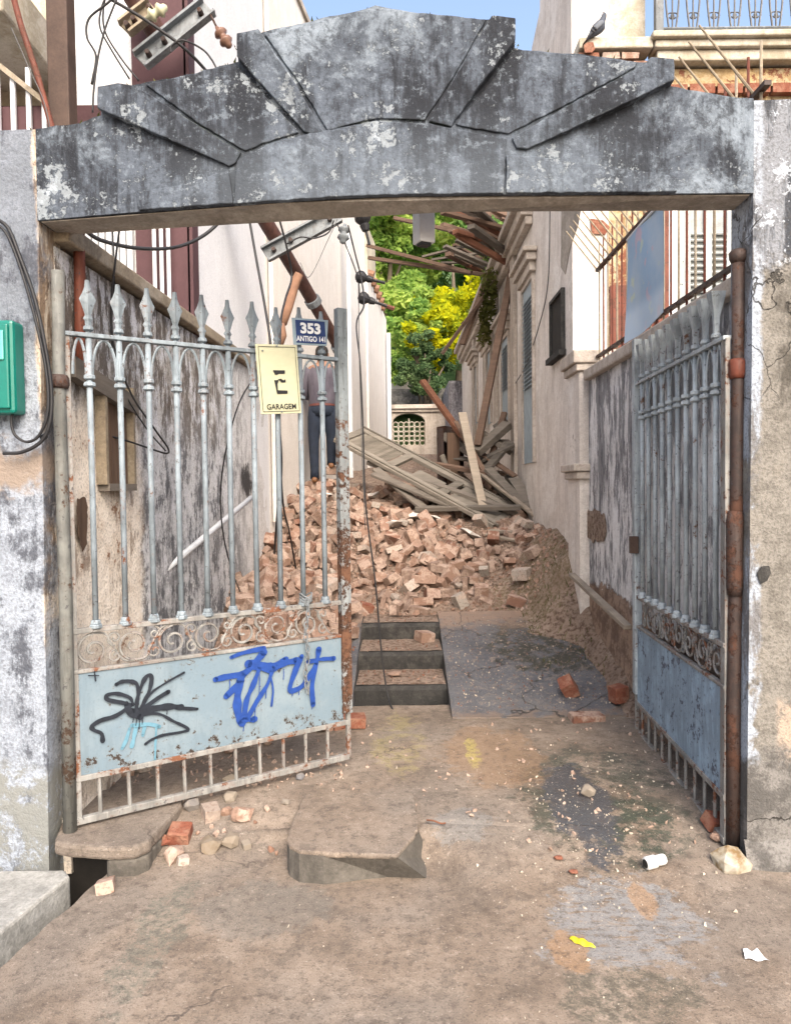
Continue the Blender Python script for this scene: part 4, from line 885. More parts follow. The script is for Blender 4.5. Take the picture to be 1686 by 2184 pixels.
def stroke(pts, wd, mat, nm, off=.0145, par=None):
    c = [PL(u, v, LO+LN*off, LN) for u, v in pts]; c = curve(c, 6); b = MB(); q = []
    r_ = [wd*(.9+.45*nz(k*.22, wd*999, pts[0][0])+.12*nz(k*1.7, wd*99, 0)) for k in range(len(c))]
    for i, p in enumerate(c):
        t_ = (c[min(i+1, len(c)-1)]-c[max(i-1, 0)]).normalized(); s_ = t_.cross(LN).normalized()*r_[i]/2; q += [p-s_, p+s_]
    b.add(q, [(2*i, 2*i+1, 2*i+3, 2*i+2) for i in range(len(c)-1)])
    for p, r0 in ((c[0], r_[0]), (c[-1], r_[-1])):
        ex = V((d.x, d.y, 0)); k = len(b.v); b.v += [tuple(p+ex*(math.cos(a)*r0/2)+V((0, 0, math.sin(a)*r0/2))) for a in [j*math.pi/6 for j in range(12)]]; b.f.append(tuple(range(k, k+12)))
    return b.build(nm, MT[mat], par or panelL, fix=False)
K = lambda pts: [(x*.4688, 1273+y*.4688) for x, y in pts]
for i, (pts, wd) in enumerate((
    ([(530, 398), (555, 386), (590, 384), (620, 394), (630, 430), (625, 480), (618, 520)], .017),
    ([(628, 540), (622, 480), (648, 395), (672, 358), (690, 366), (682, 420), (655, 480), (622, 535)], .019),
    ([(600, 492), (560, 482), (492, 468), (487, 448), (530, 440), (590, 458), (606, 490)], .017),
    ([(838, 344), (760, 388), (690, 436), (650, 500)], .010), ([(766, 432), (720, 460), (650, 510)], .021),
    ([(600, 522), (680, 512), (760, 500), (826, 500)], .032), ([(800, 504), (850, 508), (898, 510)], .018),
    ([(604, 488), (530, 540), (460, 562), (420, 588), (428, 606), (462, 622), (468, 655)], .019),
    ([(640, 538), (720, 532), (790, 566), (856, 600), (830, 614), (740, 630), (690, 650), (662, 670)], .014),
    ([(575, 486), (598, 536), (640, 546)], .026), ([(404, 358), (450, 358)], .006), ([(430, 340), (436, 382)], .006))):
    stroke(K(pts), wd, 'spray_black', 'graffiti_stroke', .0135+.0003*i)
for i, (pts, wd) in enumerate((
    ([(1052, 275), (1110, 254), (1200, 234)], .018), ([(980, 376), (1040, 362), (1110, 348), (1160, 300), (1200, 252)], .028),
    ([(1112, 348), (1080, 400), (1030, 452)], .024), ([(1094, 380), (1080, 460), (1084, 530), (1102, 572)], .030),
    ([(1130, 305), (1180, 312), (1240, 322), (1300, 286)], .034), ([(1182, 320), (1152, 400), (1122, 470), (1110, 560)], .022),
    ([(1240, 330), (1216, 400), (1172, 470), (1122, 560)], .020), ([(1226, 340), (1242, 420), (1235, 495)], .008), ([(1240, 326), (1300, 300), (1350, 290)], .024),
    ([(1372, 272), (1342, 340), (1318, 424), (1366, 412), (1400, 370), (1438, 300), (1450, 240)], .022), ([(1400, 296), (1460, 284), (1518, 280)], .018), ([(1440, 300), (1420, 400), (1424, 490)], .022), ([(1140, 560), (1160, 556)], .02))):
    stroke(K(pts), wd*1.35, 'spray_blue', 'graffiti_stroke', .0138+.0003*i)
for i, (x, y, l) in enumerate(((1108, 560, 50), (1160, 480, 70), (1085, 470, 90), (1210, 400, 60), (1290, 330, 45), (1420, 480, 30), (1330, 425, 25), (1360, 405, 40), (1045, 380, 40), (1180, 350, 90))):
    stroke(K([(x, y), (x+1, y+l/2), (x-1, y+l)]), .0045, 'spray_blue', 'paint_drip', .0136+.0001*i)
for i, (x, y, l) in enumerate(((620, 545, 40), (634, 545, 55), (606, 540, 30), (648, 545, 35), (760, 515, 18))):
    stroke(K([(x, y), (x+1, y+l/2), (x-1, y+l)]), .004, 'spray_black', 'paint_drip', .0134+.0001*i)
for i, (pts, wd) in enumerate((([(590, 600), (575, 650), (556, 690)], .016), ([(620, 590), (610, 640), (600, 680)], .02), ([(660, 585), (650, 630)], .014), ([(712, 590), (708, 660), (706, 740)], .010), ([(600, 585), (680, 580), (725, 590)], .02))):
    stroke(K(pts), wd, 'spray_sky', 'graffiti_stroke', .0118+.0002*i)
# hinge post of left leaf
pt = P(126, 580, 3.07); pbm = P(150, 1768, 3.07)
hp_ = thing('gate_post', (pbm.x, pbm.y, pbm.z), 'grey pipe gate post against the left pillar', 'post')
b = MB(); b.tube([P(124, 578, 3.06), P(126, 800, 3.06), P(141, 1300, 3.06), P(150, 1772, 3.06)], [.025, .025, .027, .028], 12); b.build('pipe', MT['post_l'], hp_, smooth=True)
b = MB(); b.tube([P(128, 828, 3.06), P(128, 822, 3.06), P(127, 806, 3.06), P(127, 800, 3.06)], [.032, .038, .038, .032], 12); b.build('hinge_collar', MT['rust'], hp_, smooth=True)
# right leaf
rh = P(1548, 1790, 2.98); rf = V((1.385, 4.35, 0)); d2 = V((rf.x-rh.x, rf.y-rh.y, 0)); W2 = d2.length; d2.normalize(); n2_ = V((-d2.y, d2.x, 0))
gr, LR, panelR, ZR, spR = gate_leaf(V((rh.x, rh.y, 0)), d2, W2, rh.z-.165-.01, 'right grey iron gate leaf with scuffed blue panel, swung fully open along the wall', 'panelpaint2', n2_, 23, .028, 'paint_r', .0125, True, 'paint_r')
rp = thing('gate_post', (P(1563, 1815, 2.97).x, 2.97, .02), 'thick rusty iron pipe gate post at the right pillar', 'post')
b = MB(); b.tube([P(1573, 545, 2.97), P(1572, 770, 2.97), P(1568, 1200, 2.97), P(1563, 1500, 2.97), P(1562, 1815, 2.97)], [.025, .024, .026, .028, .028], 14); b.build('pipe', MT['rust'], rp, smooth=True)
b = MB(); b.tube([P(1573, 562, 2.97), P(1573, 552, 2.97), P(1573, 540, 2.97), P(1573, 533, 2.97)], [.025, .034, .036, .026], 14); b.build('cap', MT['rust'], rp, smooth=True)
b = MB(); b.tube([P(1571, 808, 2.97), P(1571, 800, 2.97), P(1571, 772, 2.97), P(1571, 766, 2.97)], [.028, .034, .034, .028], 14); b.build('collar', MT['rustred'], rp, smooth=True)
b = MB(); b.tube([P(1567, 1090, 2.965), P(1566, 1110, 2.965), P(1566, 1250, 2.965), P(1565, 1270, 2.965)], [.027, .033, .033, .027], 14); b.build('sleeve', MT['rust'], rp, smooth=True)
# padlock hasp on right leaf
b = MB(); b.box(LR(W2-.05, 1.28, .03), (.03, .05, .10), (V((d2.x, d2.y, 0)), V((n2_.x, n2_.y, 0)), V((0, 0, 1)))); tag(b.build('lock_box', MT['column'], gr, bevel=.004))
# chain on left leaf
ch = thing('chain', GPt(652, 1480, .04), 'short rusty chain hanging over the blue graffiti on the left gate', 'chain')
import itertools
pts = [GPt(654+3*math.sin(i*.9), 1284+i*12.6, .032+.004*(i % 2)) for i in range(16)]
for i, p in enumerate(pts):
    ax = V((d.x, d.y, 0)) if i % 2 == 0 else LN; b = MB()
    b.tube([p+ax*(.010*math.cos(a))+V((0, 0, .019*math.sin(a))) for a in [k*math.pi/5 for k in range(10)]], .0035, 5, closed=True); b.build('link', MT['galv'], ch)
for i in range(4):
    p = GPt(652, 1278, .0); a0 = i*.5; b = MB(); b.tube([p+V((d.x, d.y, 0))*(.030*math.cos(a))+LN*(.030*math.sin(a))+V((0, 0, .010*math.sin(a*2+a0)+i*.012-.015)) for a in [k*math.pi/7 for k in range(14)]], .0045, 5, closed=True); b.build('link', MT['galv'], ch)

# ================================================================== signs
def board(name, corners, th, mat, label, cat):
    fr = [GPt(u, v, o) for u, v, o in corners]; t = thing(name, (fr[2]+fr[3])/2, label, cat)
    b = MB(); b.prism(fr, -LN*th); b.build('plate', MT[mat], t, bevel=.002)
    O = sum(fr, V((0, 0, 0)))/4; ex = ((fr[1]-fr[0])+(fr[2]-fr[3])).normalized(); nn = (fr[1]-fr[0]).cross(fr[3]-fr[0]).normalized()
    if nn.dot(LN) < 0: nn = -nn
    ey = nn.cross(ex).normalized(); 
    if ey.z < 0: ey = -ey
    w_ = ((fr[1]-fr[0]).length+(fr[2]-fr[3]).length)/2; h_ = ((fr[3]-fr[0]).length+(fr[2]-fr[1]).length)/2
    return t, (lambda x, y, o=.003: O+ex*x+ey*y+nn*o), w_, h_
gs, S, sw, sh = board('garage_sign', [(544, 733, .05), (633, 736, .05), (643, 881, .045), (557, 884, .045)], .004, 'signcream', 'cream enamel sign reading GARAGEM with a black E mark, tilted on the left gate', 'sign')
bx, by = sw/2-.012, sh/2-.012
b = MB()
for x0, y0, x1, y1 in ((-bx, by, bx, by), (-bx, -by, bx, -by), (-bx, -by, -bx, by), (bx, -by, bx, by)):
    dx, dy = (.0012, 0) if x0 == x1 else (0, .0012); b.add([S(x0-dx, y0-dy), S(x1+dx if dx else x1, y0-dy if dx else y1-dy), S(x1+dx, y1+dy), S(x0-dx, y1+dy)], [(0, 1, 2, 3)])
b.build('border_line', MT['black'], gs, fix=False)
v, f = text_mesh('GARAGEM', .036, .0006); b = MB(); b.add([S(x*.92+.002, y-.112*sh/.28, .0032) for x, y, _ in v], f); b.build('lettering', MT['black'], gs, fix=False)
eu = sw/350
for poly in ([(255, 803), (357, 803), (355, 830), (305, 830), (288, 838), (270, 838)], [(260, 880), (300, 877), (285, 912), (285, 958), (366, 961), (366, 986), (275, 986)], [(292, 872), (318, 868), (338, 881), (356, 872), (356, 897), (320, 897)]):
    b = MB(); b.add([S((x-303)*eu, (872-y)*eu, .0032) for x, y in poly], [tuple(range(len(poly)))]); b.build('letter_mark', MT['black'], gs, fix=False)
for x, y in ((0, by+.004), (0, -by-.002), (-bx+.02, by-.02)):
    b = MB(); b.tube([S(x, y, .001), S(x, y, .006)], .004, 8); b.build('screw', MT['galv'], gs)
ns, S2, sw, sh = board('number_plate', [(622, 677, .035), (700, 683, .035), (697, 738, .035), (626, 735, .035)], .004, 'signgrey', 'small navy enamel house number plate reading 353 ANTIGO 141', 'sign')
b = MB(); b.add([S2(-sw/2+.016, -.018), S2(sw/2-.014, -.018), S2(sw/2-.014, sh/2-.010), S2(-sw/2+.016, sh/2-.010)], [(0, 1, 2, 3)]); b.build('blue_field', MT['signblue'], ns, fix=False)
b = MB(); b.add([S2(-sw/2+.016, -sh/2+.010), S2(sw/2-.014, -sh/2+.010), S2(sw/2-.014, -.0195), S2(-sw/2+.016, -.0195)], [(0, 1, 2, 3)]); b.build('blue_field', MT['signblue'], ns, fix=False)
v, f = text_mesh('353', .068, .0030); b = MB(); b.add([S2(x*1.12, y+.014, .0045) for x, y, _ in v], f); b.build('numerals', MT['white'], ns, fix=False)
v, f = text_mesh('ANTIGO 141', .036, .0008); b = MB(); b.add([S2(x*.80+.002, y-.036, .0045) for x, y, _ in v], f); b.build('lettering', MT['white'], ns, fix=False)

# ================================================================== green meter box and cables on left pillar
g0, g1 = AP(20, 692), AP(58, 886)
gb = thing('meter_box', (AP(30, 880).x, AP(30, 880, .05).y, g1.z), 'teal green plastic electricity meter box on the left pillar', 'box')
xr = AP(54, 790).x; xl_ = xr-.15
def yb_(o): return GY(xr)-o
b = MB(); b.aabb((xl_, yb_(.085), g1.z), (xr, yb_(-.006), g0.z)); b.build('case', MT['greenbox'], gb, bevel=.014)
b = MB(); b.aabb((xl_+.015, yb_(.098), g1.z+.018), (xr-.016, yb_(.0853), g0.z-.018)); b.build('lid', MT['greenbox'], gb, bevel=.010)
b = MB(); b.aabb((xl_+.04, yb_(.106), g0.z-.16), (xr-.03, yb_(.0985), g0.z-.045)); b.build('window', plain('teal_window', (.09, .36, .31), .15, .05, 5, 0, spec=.6), gb, bevel=.006)
for zz in (g1.z+.05, g1.z+.11):
    b = MB(); b.tube([V((xr-.075, yb_(.098), zz)), V((xr-.075, yb_(.104), zz))], .016, 14); b.build('screw_cover', MT['greenbox'], gb, bevel=.002)
def cable(name, pts, r, label, mat='cable', n=8, group='black cables hanging about the gateway'):
    b = MB(); b.tube(curve(pts, n), r, 6); return tag(b.build(name, MT[mat], smooth=True), label, 'cable', group)
q = lambda u, v, o: AP(u, v, o)
cable('cable', [q(0, 470, .02), q(26, 492, .025), q(50, 548, .03), q(84, 640, .035), q(106, 740, .035), q(119, 830, .035), q(118, 900, .04), q(100, 942, .04), q(60, 965, .04), q(20, 968, .04)], .0075, 'thick black cable looping down the left pillar past the green box')
cable('cable', [q(0, 480, .03), q(28, 510, .035), q(60, 590, .04), q(92, 700, .045), q(112, 800, .045), q(116, 880, .05), q(98, 930, .05), q(72, 944, .05), q(48, 930, .05), q(40, 905, .05), q(42, 884, .05)], .006, 'thinner black cable entering the green box from below')
b = MB(); b.tube([q(97, 936, .03), q(107, 930, .03)], .012, 8); tag(b.build('cable_tie', MT['cable']), 'small black tie bundling the looped cables beside the left pillar', 'cable tie')
# cables behind the beam
cable('cable', [P(178, 488, 4.2), P(215, 512, 4.3), P(290, 529, 4.5), P(370, 528, 4.8), P(430, 505, 5.0), P(475, 466, 5.1), P(500, 430, 5.1)], .012, 'thick black cable sagging across the maroon pilaster')
cable('cable', [P(256, 480, 3.6), P(246, 560, 3.6), P(238, 640, 3.6), P(244, 740, 3.6), P(280, 840, 3.7), P(330, 915, 3.8), P(358, 955, 3.9), P(356, 967, 3.9), P(330, 960, 3.9), P(270, 940, 3.75), P(215, 925, 3.6)], .005, 'thin black wire zigzagging in front of the left wall to a sharp point')
cable('cable', [P(240, 480, 3.7), P(244, 600, 3.7), P(238, 720, 3.7), P(258, 820, 3.75), P(310, 910, 3.85), P(354, 962, 3.9)], .004, 'second thin black wire meeting the sharp bend on the left wall')
cable('cable', [P(532, 470, 5.0), P(548, 560, 4.9), P(566, 660, 4.8), P(578, 740, 4.7), P(592, 880, 4.6), P(600, 990, 4.6), P(592, 1090, 4.7), P(585, 1180, 5.4)], .009, 'black cable falling behind the cream garage sign')
cable('cable', [P(595, 465, 5.2), P(612, 530, 5.3), P(622, 590, 5.4), P(608, 640, 5.2), P(598, 700, 5.0), P(596, 880, 4.8), P(602, 1060, 5.0), P(618, 1140, 6.0), P(632, 1220, 6.4)], .008, 'black cable passing behind the clay tube and down to the bricks')
cable('cable', [P(545, 800, 4.5), P(510, 860, 4.4), P(482, 960, 4.4), P(470, 1060, 4.6), P(478, 1150, 4.8), P(496, 1220, 5.0), P(512, 1262, 5.6)], .0045, 'fine wire hanging in a curve on the mid left wall')
cable('cable', [P(742, 480, 5.6), P(758, 545, 5.7), P(770, 594, 5.8), P(776, 650, 5.6), P(760, 690, 5.4), P(768, 780, 5.2), P(774, 920, 5.2), P(780, 1080, 5.1), P(800, 1240, 5.0), P(812, 1380, 4.95), P(826, 1480, 4.9), P(842, 1526, 4.75)], .0065, 'long black cable dropping in front of the steps to the ground')
cable('cable', [P(720, 480, 5.9), P(740, 530, 5.9), P(762, 590, 5.9), P(768, 640, 5.9), P(776, 650, 5.9)], .006, 'thin black cable linking two black connectors in mid air')
cable('wire', [P(764, 600, 6.2), P(766, 760, 6.2), P(770, 900, 6.2), P(773, 1000, 6.2), P(779, 1130, 6.2)], .004, 'grey wire hanging straight beside the long black cable', 'wire')
cable('cable', [P(640, 560, 5.8), P(660, 590, 5.8), P(700, 510, 5.9), P(722, 462, 6.0)], .003, 'hair-thin wire stretched from the pole to the beam', 'wire')
cable('cable', [P(712, 470, 5.9), P(700, 496, 5.9), P(670, 508, 5.8), P(640, 506, 5.8), P(612, 520, 5.8)], .006, 'black cable drooping below the lower cross arm')
cable('wire', [XP(1172, 448, 1.42), XP(1168, 600, 1.42), XP(1150, 690, 1.42), XP(1120, 780, 1.42), XP(1090, 830, 1.42)], .006, 'thin grey wire swinging down the pink wall past the blue shutter', 'wire')
cable('cable', [P(196, 180, 4.6), P(205, 120, 4.6), P(186, 80, 4.6), P(190, 40, 4.6), P(228, 8, 4.6), P(262, -20, 4.6)], .007, 'black wire loop crossing the white stucco, upper left')
cable('cable', [P(198, 240, 4.55), P(200, 195, 4.55), P(208, 130, 4.55), P(222, 70, 4.55), P(240, 20, 4.55), P(262, -30, 4.55)], .006, 'straightish black wire behind the stepped top, upper left')
cable('cable', [P(276, 168, 4.65), P(240, 110, 4.65), P(214, 60, 4.65), P(216, 20, 4.65), P(232, -20, 4.65)], .006, 'curved black wire dropping behind the left shoulder of the arch')
cable('cable', [P(296, 172, 4.7), P(258, 124, 4.7), P(224, 66, 4.7), P(222, 10, 4.7), P(236, -30, 4.7)], .006, 'outer curved black wire beside the left shoulder of the arch')
cable('cable', [P(232, -4, 4.7), P(300, 36, 4.75), P(380, 92, 4.8), P(430, 140, 4.9), P(470, 190, 5.0)], .010, 'thick black cable running diagonally over the upper cross arm')
cable('cable', [P(364, 112, 4.75), P(366, 98, 4.75), P(390, 86, 4.75), P(430, 104, 4.8), P(452, 128, 4.8), P(468, 160, 4.8)], .006, 'small black cable arc right of the upper cross arm')
cable('wire', [P(25, 60, 4.3), P(60, 140, 4.3), P(95, 220, 4.3), P(112, 300, 4.3)], .003, 'hair-thin pale wire beside the slanting rod, top left', 'wire')

# ================================================================== poles, cross arms, rods
sr = MB(); sr.tube([P(20, -40, 4.35), P(44, 50, 4.35), P(80, 160, 4.35), P(112, 275, 4.35), P(150, 400, 4.35), P(172, 500, 4.35)], .018, 8); tag(sr.build('slanting_rod', MT['rustred'], smooth=True), 'thin orange-brown rod slanting beside the brown column, top left', 'rod')
a = P(132, 120, 4.5); b = MB(); b.aabb((a.x-.062, 4.44, 0), (a.x+.062, 4.56, 6)); tag(b.build('column', MT['column'], bevel=.008), 'square dark brown steel column, top left', 'column')
b = MB(); b.tube([P(168, 480, 3.3), P(170, 560, 3.3), P(172, 700, 3.3), P(172, 812, 3.3)], .026, 8); tag(b.build('downpipe', MT['rustred'], smooth=True), 'rust red pipe stub behind the left pillar', 'pipe')
pole = thing('fallen_pole', (P(733, 1180, 7.4).x, 7.4, mz(P(733, 1180, 7.4).x, 7.4)), 'brown steel utility pole leaning diagonally across the left side of the alley', 'pole')
pts = [P(240, -80, 4.85), P(343, 85, 5.2), P(440, 262, 5.65), P(560, 462, 6.25), P(640, 596, 6.7), P(700, 700, 7.1), P(724, 746, 7.35), P(729, 790, 7.45), P(729, 900, 7.4), P(730, 1160, 7.35)]
b = MB(); b.tube(pts, [.072, .07, .068, .064, .06, .057, .052, .045, .042, .042], 12); b.build('shaft', MT['polebrown'], pole, smooth=True)
for i in (3, 4, 5):
    dd = (pts[i+1]-pts[i-1]).normalized(); p = pts[i]+dd*.25; b = MB(); b.tube([p-dd*.03, p+dd*.03], .075, 12); b.build('clamp', MT['galv'], pole)
def crossarm(a, b_, wd, label, mat='galv'):
    t = thing('cross_arm', (a+b_)/2, label, 'cross arm'); dd = (b_-a).normalized(); up = dd.cross(V((0, 1, 0))).normalized()
    m_ = MB(); m_.beam(a, b_, .02, wd, up) if False else m_.beam(a, b_, wd, .018, V((0, -1, 0))); m_.build('web', MT[mat], t, bevel=.003)
    for s in (-1, 1):
        m_ = MB(); o = up*(s*(wd/2-.008)); m_.beam(a+o+V((0, -.03, 0)), b_+o+V((0, -.03, 0)), .016, .055, V((0, -1, 0))); m_.build('flange', MT[mat], t)
    for k in (.12, .35, .88):
        m_ = MB(); p = a.lerp(b_, k); m_.tube([p+V((0, -.01, 0)), p+V((0, -.06, 0))], [.02, .016], 8); m_.build('bolt', MT['rust'], t)
    return t
crossarm(P(302, 134, 4.95), P(447, 18, 5.05), .13, 'upper grey steel cross arm jutting up from the leaning pole')
crossarm(P(268, 66, 4.9), P(330, 18, 4.95), .11, 'short rusty bracket on the leaning pole above the steel cross arm', 'coping')
crossarm(P(566, 545, 6.15), P(722, 460, 6.25), .13, 'lower grey steel cross arm crossing the leaning pole below the beam')
def insulator(c, dd, s, label, mat='porcelain'):
    t = thing('insulator', c, label, 'insulator', 'insulators and connectors on the fallen pole'); dd = dd.normalized()
    prof = [(0, .010), (.02, .014), (.03, .034), (.045, .040), (.055, .022), (.075, .022), (.085, .036), (.10, .040), (.112, .024), (.13, .02), (.14, .006)]
    b = MB(); b.tube([c+dd*(z*s) for z, _ in prof], [r_*s for _, r_ in prof], 12); b.build('body', MT[mat], t, smooth=True); return t
tt = insulator(P(462, 58, 5.0), P(490, 100, 5.0)-P(462, 58, 5.0), 1.15, 'brown porcelain insulator dangling from the upper cross arm')
b = MB(); b.tube([P(446, 25, 5.0), P(463, 60, 5.0)], .008, 6); b.build('stem', MT['rust'], tt)
tt = insulator(P(735, 478, 5.9), V((-.1, -.2, -1)), 1.2, 'grey insulator cluster under the beam beside the lower cross arm', 'galv')
tt = insulator(P(312, 40, 4.8), P(345, 20, 4.8)-P(312, 40, 4.8), 1.1, 'cream insulator on the short bracket of the leaning pole', 'signcream')
for (u, v, y, du, dv, lab) in ((770, 588, 5.9, 1, .25, 'black plastic connector hanging in mid air beside the number plate, upper'), (776, 632, 5.9, 1, .35, 'black plastic connector with red tip hanging in mid air, lower'), (782, 452, 5.4, .25, 1, 'chunky black connector hanging just under the beam')):
    c0 = P(u-12, v, y); dd = (P(u-12+du*30, v+dv*30, y)-c0)
    t = thing('cable_connector', c0, lab, 'connector', 'insulators and connectors on the fallen pole')
    b = MB(); k = 1.0 if v > 500 else 1.25; dn = dd.normalized(); b.tube([c0+dn*z for z in (0, .02, .05, .07, .09, .10, .14)], [.02*k, .048*k, .05*k, .04*k, .024*k, .03*k, .02*k], 10); b.build('body', MT['cable'], t)
    b = MB(); b.tube([c0+dn*.14, c0+dn*.24], .012, 6); b.build('lead', MT['cable'], t)
    if v > 620: b = MB(); b.tube([c0+dn*.24, c0+dn*.30], .018, 6); b.build('tip', MT['rustred'], t)
b = MB(); b.tube([P(603, 690, 6.0), P(614, 655, 6.05), P(630, 600, 6.1), P(638, 584, 6.1)], [.034, .040, .040, .034], 10); tag(b.build('clay_tube', MT['clay'], smooth=True), 'orange clay tube hanging behind the garage sign', 'tube')
b = MB(); b.tube([P(590, 745, 5.4), P(600, 715, 5.4), P(598, 690, 5.4)], [.035, .04, .03], 8); tag(b.build('clay_insulator', MT['clay'], smooth=True), 'small red clay piece above the garage sign', 'insulator')
# white lamp box below beam
bp = P(903, 446, 3.22); lb = thing('lamp_box', (bp.x, 3.22, P(903, 520, 3.22).z), 'white boxed lamp housing hanging under the middle of the beam', 'lamp')
zt, zb = P(903, 380, 3.22).z, P(903, 518, 3.22).z; hw = .043
b = MB(); b.box((bp.x, 3.235, (zt+zb)/2), (hw*1.75, hw*1.6, zt-zb), rz=R(28)); b.build('housing', MT['trim'] if False else MT['white'], lb, bevel=.005)
b = MB(); b.box((bp.x, 3.225, zb-.006), (.05, .045, .014), rz=R(28)); b.build('socket', MT['cable'], lb, bevel=.003)
b = MB(); b.box((bp.x, 3.16, zt-.02), (.03, .13, .03)); b.build('bracket', MT['galv'], lb)
# diagonal white pipe behind left gate
b = MB(); b.tube([P(214, 1332, 3.75), P(535, 1062, 6.2)], .022, 10); tag(b.build('plastic_pipe', MT['white'], smooth=True), 'long pale plastic pipe leaning diagonally against the left wall', 'pipe')
b = MB(); b.tube([P(165, 1338, 3.35), P(200, 1330, 3.6), P(226, 1322, 3.8)], .028, 8); tag(b.build('pipe_stub', MT['rust'], smooth=True), 'dark pipe stub lying at the foot of the pale leaning pipe', 'pipe')

# ================================================================== railing and banner on the right low wall
rl = thing('spiked_railing', (1.52, 4.4, 2.44), 'rusty railing with outward leaning spikes along the right low wall', 'railing')
rx = 1.53; ztr = 3.20
b = MB(); b.beam((rx, 3.1, ztr), (rx, 5.75, ztr), .03, .02, (0, 0, 1)); b.build('top_rail', MT['rust'], rl)
b = MB(); b.beam((rx, 3.1, 2.54), (rx, 5.75, 2.54), .03, .02, (0, 0, 1)); b.build('bottom_rail', MT['rust'], rl)
y = 3.16; k = 0
while y < 5.75:
    b = MB(); b.tube([(rx, y, 2.44), (rx, y, ztr+.20)], [.007, .006], 6); b.build('rod', MT['rustred'] if k % 2 else MT['coping'], rl)
    b = MB(); b.tube([(rx, y+.05, ztr), (rx-.24, y+.05, ztr+.30)], [.007, .004], 6); b.build('spike', MT['coping'], rl)
    y += .115; k += 1
m = NM('faded_blue_banner_print'); n1 = m.noise(7, 3, .5); n2 = m.noise(2.2, 4, .55)
c = m.mix(m.step(n2, .4, .62), (.22, .34, .48), (.32, .41, .50)); c = m.mix(m.step(n1, .60, .68, 0, .45), c, (.60, .30, .30)); c = m.mix(m.step(m.noise(9, 3, .5, off=4), .6, .68, 0, .5), c, (.52, .55, .30))
c = m.mix(m.step(m.xyz()[2], 2.72, 2.62, 0, .5), c, (.55, .66, .76)); MT['banner'] = m.fin(c, .6)
y0, y1 = 4.20, 4.86
bn = thing('banner', (1.49, 4.5, 2.5), 'faded blue plastic banner tied to the spiked railing', 'banner')
def bf(s, t, o=0):
    y = y0+(y1-y0)*s; z = 3.14-(.62+.05*s)*t; return V((1.485+.006*math.sin(s*7+t*3)+.02*t*t*math.sin(s*4)+o, y, z))
b = MB(); b.grid(lambda s, t: bf(s, t), 16, 16); b.grid(lambda s, t: bf(s, t, .003), 16, 16); b.build('sheet', MT['banner'], bn, smooth=True)
b = MB(); b.tube([bf(0, 0), bf(.5, 0), bf(1, 0)], .008, 6); b.build('top_hem', MT['white'], bn)

# ================================================================== rubble
rg = random.Random(77)
def brick_mesh(i, L_, W_, H_):
    pts = []
    for sx in (-1, 1):
        for sy in (-1, 1):
            for sz in (-1, 1):
                cut = rg.uniform(.02, .22) if rg.random() < .45 else rg.uniform(.15, .65)
                for ax in range(3):
                    q = [sx*L_/2, sy*W_/2, sz*H_/2]; q[ax] *= (1-cut*rg.uniform(.3, 1)*(.5 if ax == 0 else .8)); pts.append(V(q)+V((rg.uniform(-1, 1), rg.uniform(-1, 1), rg.uniform(-1, 1)))*.003)
    v_, f_ = hull(pts); me = bpy.data.meshes.new('brick_piece'); me.from_pydata(v_, [], f_); me.materials.append(MT['brick']); return me
BM = [brick_mesh(i, rg.uniform(.16, .23), rg.uniform(.10, .13), rg.uniform(.06, .085)) for i in range(9)] + [brick_mesh(i, rg.uniform(.10, .15), rg.uniform(.095, .13), rg.uniform(.065, .10)) for i in range(9)]
def stone_mesh(s, mat, n=16, flat=.7):
    pts = []
    for k in range(n):
        a = V((rg.gauss(0, 1), rg.gauss(0, 1), rg.gauss(0, 1))).normalized()*rg.uniform(.8, 1); pts.append(V((a.x*s, a.y*s*.8, a.z*s*flat)))
    v_, f_ = hull(pts); me = bpy.data.meshes.new('stone_piece'); me.from_pydata(v_, [], f_); me.materials.append(mat); return me
SM = [stone_mesh(.06, MT['brick'], 26) for i in range(8)]
def put(name, me, loc, rot, sc, label, cat, group=None):
    o = bpy.data.objects.new(name, me); o.location = loc; o.rotation_euler = rot; o.scale = (sc,)*3 if not isinstance(sc, (tuple, list)) else sc
    col.objects.link(o); return tag(o, label, cat, group)
def heapz(x, y): return mz(x, y) if y > 6.35 else (lz_(x, y) if x < 0 else bank(x, y))
b = MB()                                                   # buried layer too jumbled to pick apart
for k in range(650):
    y = 6.35+rg.random()*3.1; x = rg.uniform(-1.4, 1.38)
    if k < 150: x = rg.uniform(-1.4, -.5); y = rg.uniform(5.5, 6.4)
    elif (x > .75 and y < 7.2) or (x > .7 and y > 8.2 and rg.random() < .6): continue
    me = rg.choice(BM); e = Euler((rg.uniform(0, 6), rg.uniform(0, 6), rg.uniform(0, 6))).to_matrix(); s_ = rg.uniform(.45, 1.0); o_ = V((x, y, heapz(x, y)+rg.uniform(-.01, .035)))
    b.add([e @ (v_.co*s_)+o_ for v_ in me.vertices], [tuple(q_.vertices) for q_ in me.polygons])
tag(b.build('rubble_pieces', MT['brick'], fix=False), 'jumbled broken brick pieces half buried in the rubble heap', 'rubble', kind='stuff')
cnt = 0; placed = []; tries = 0
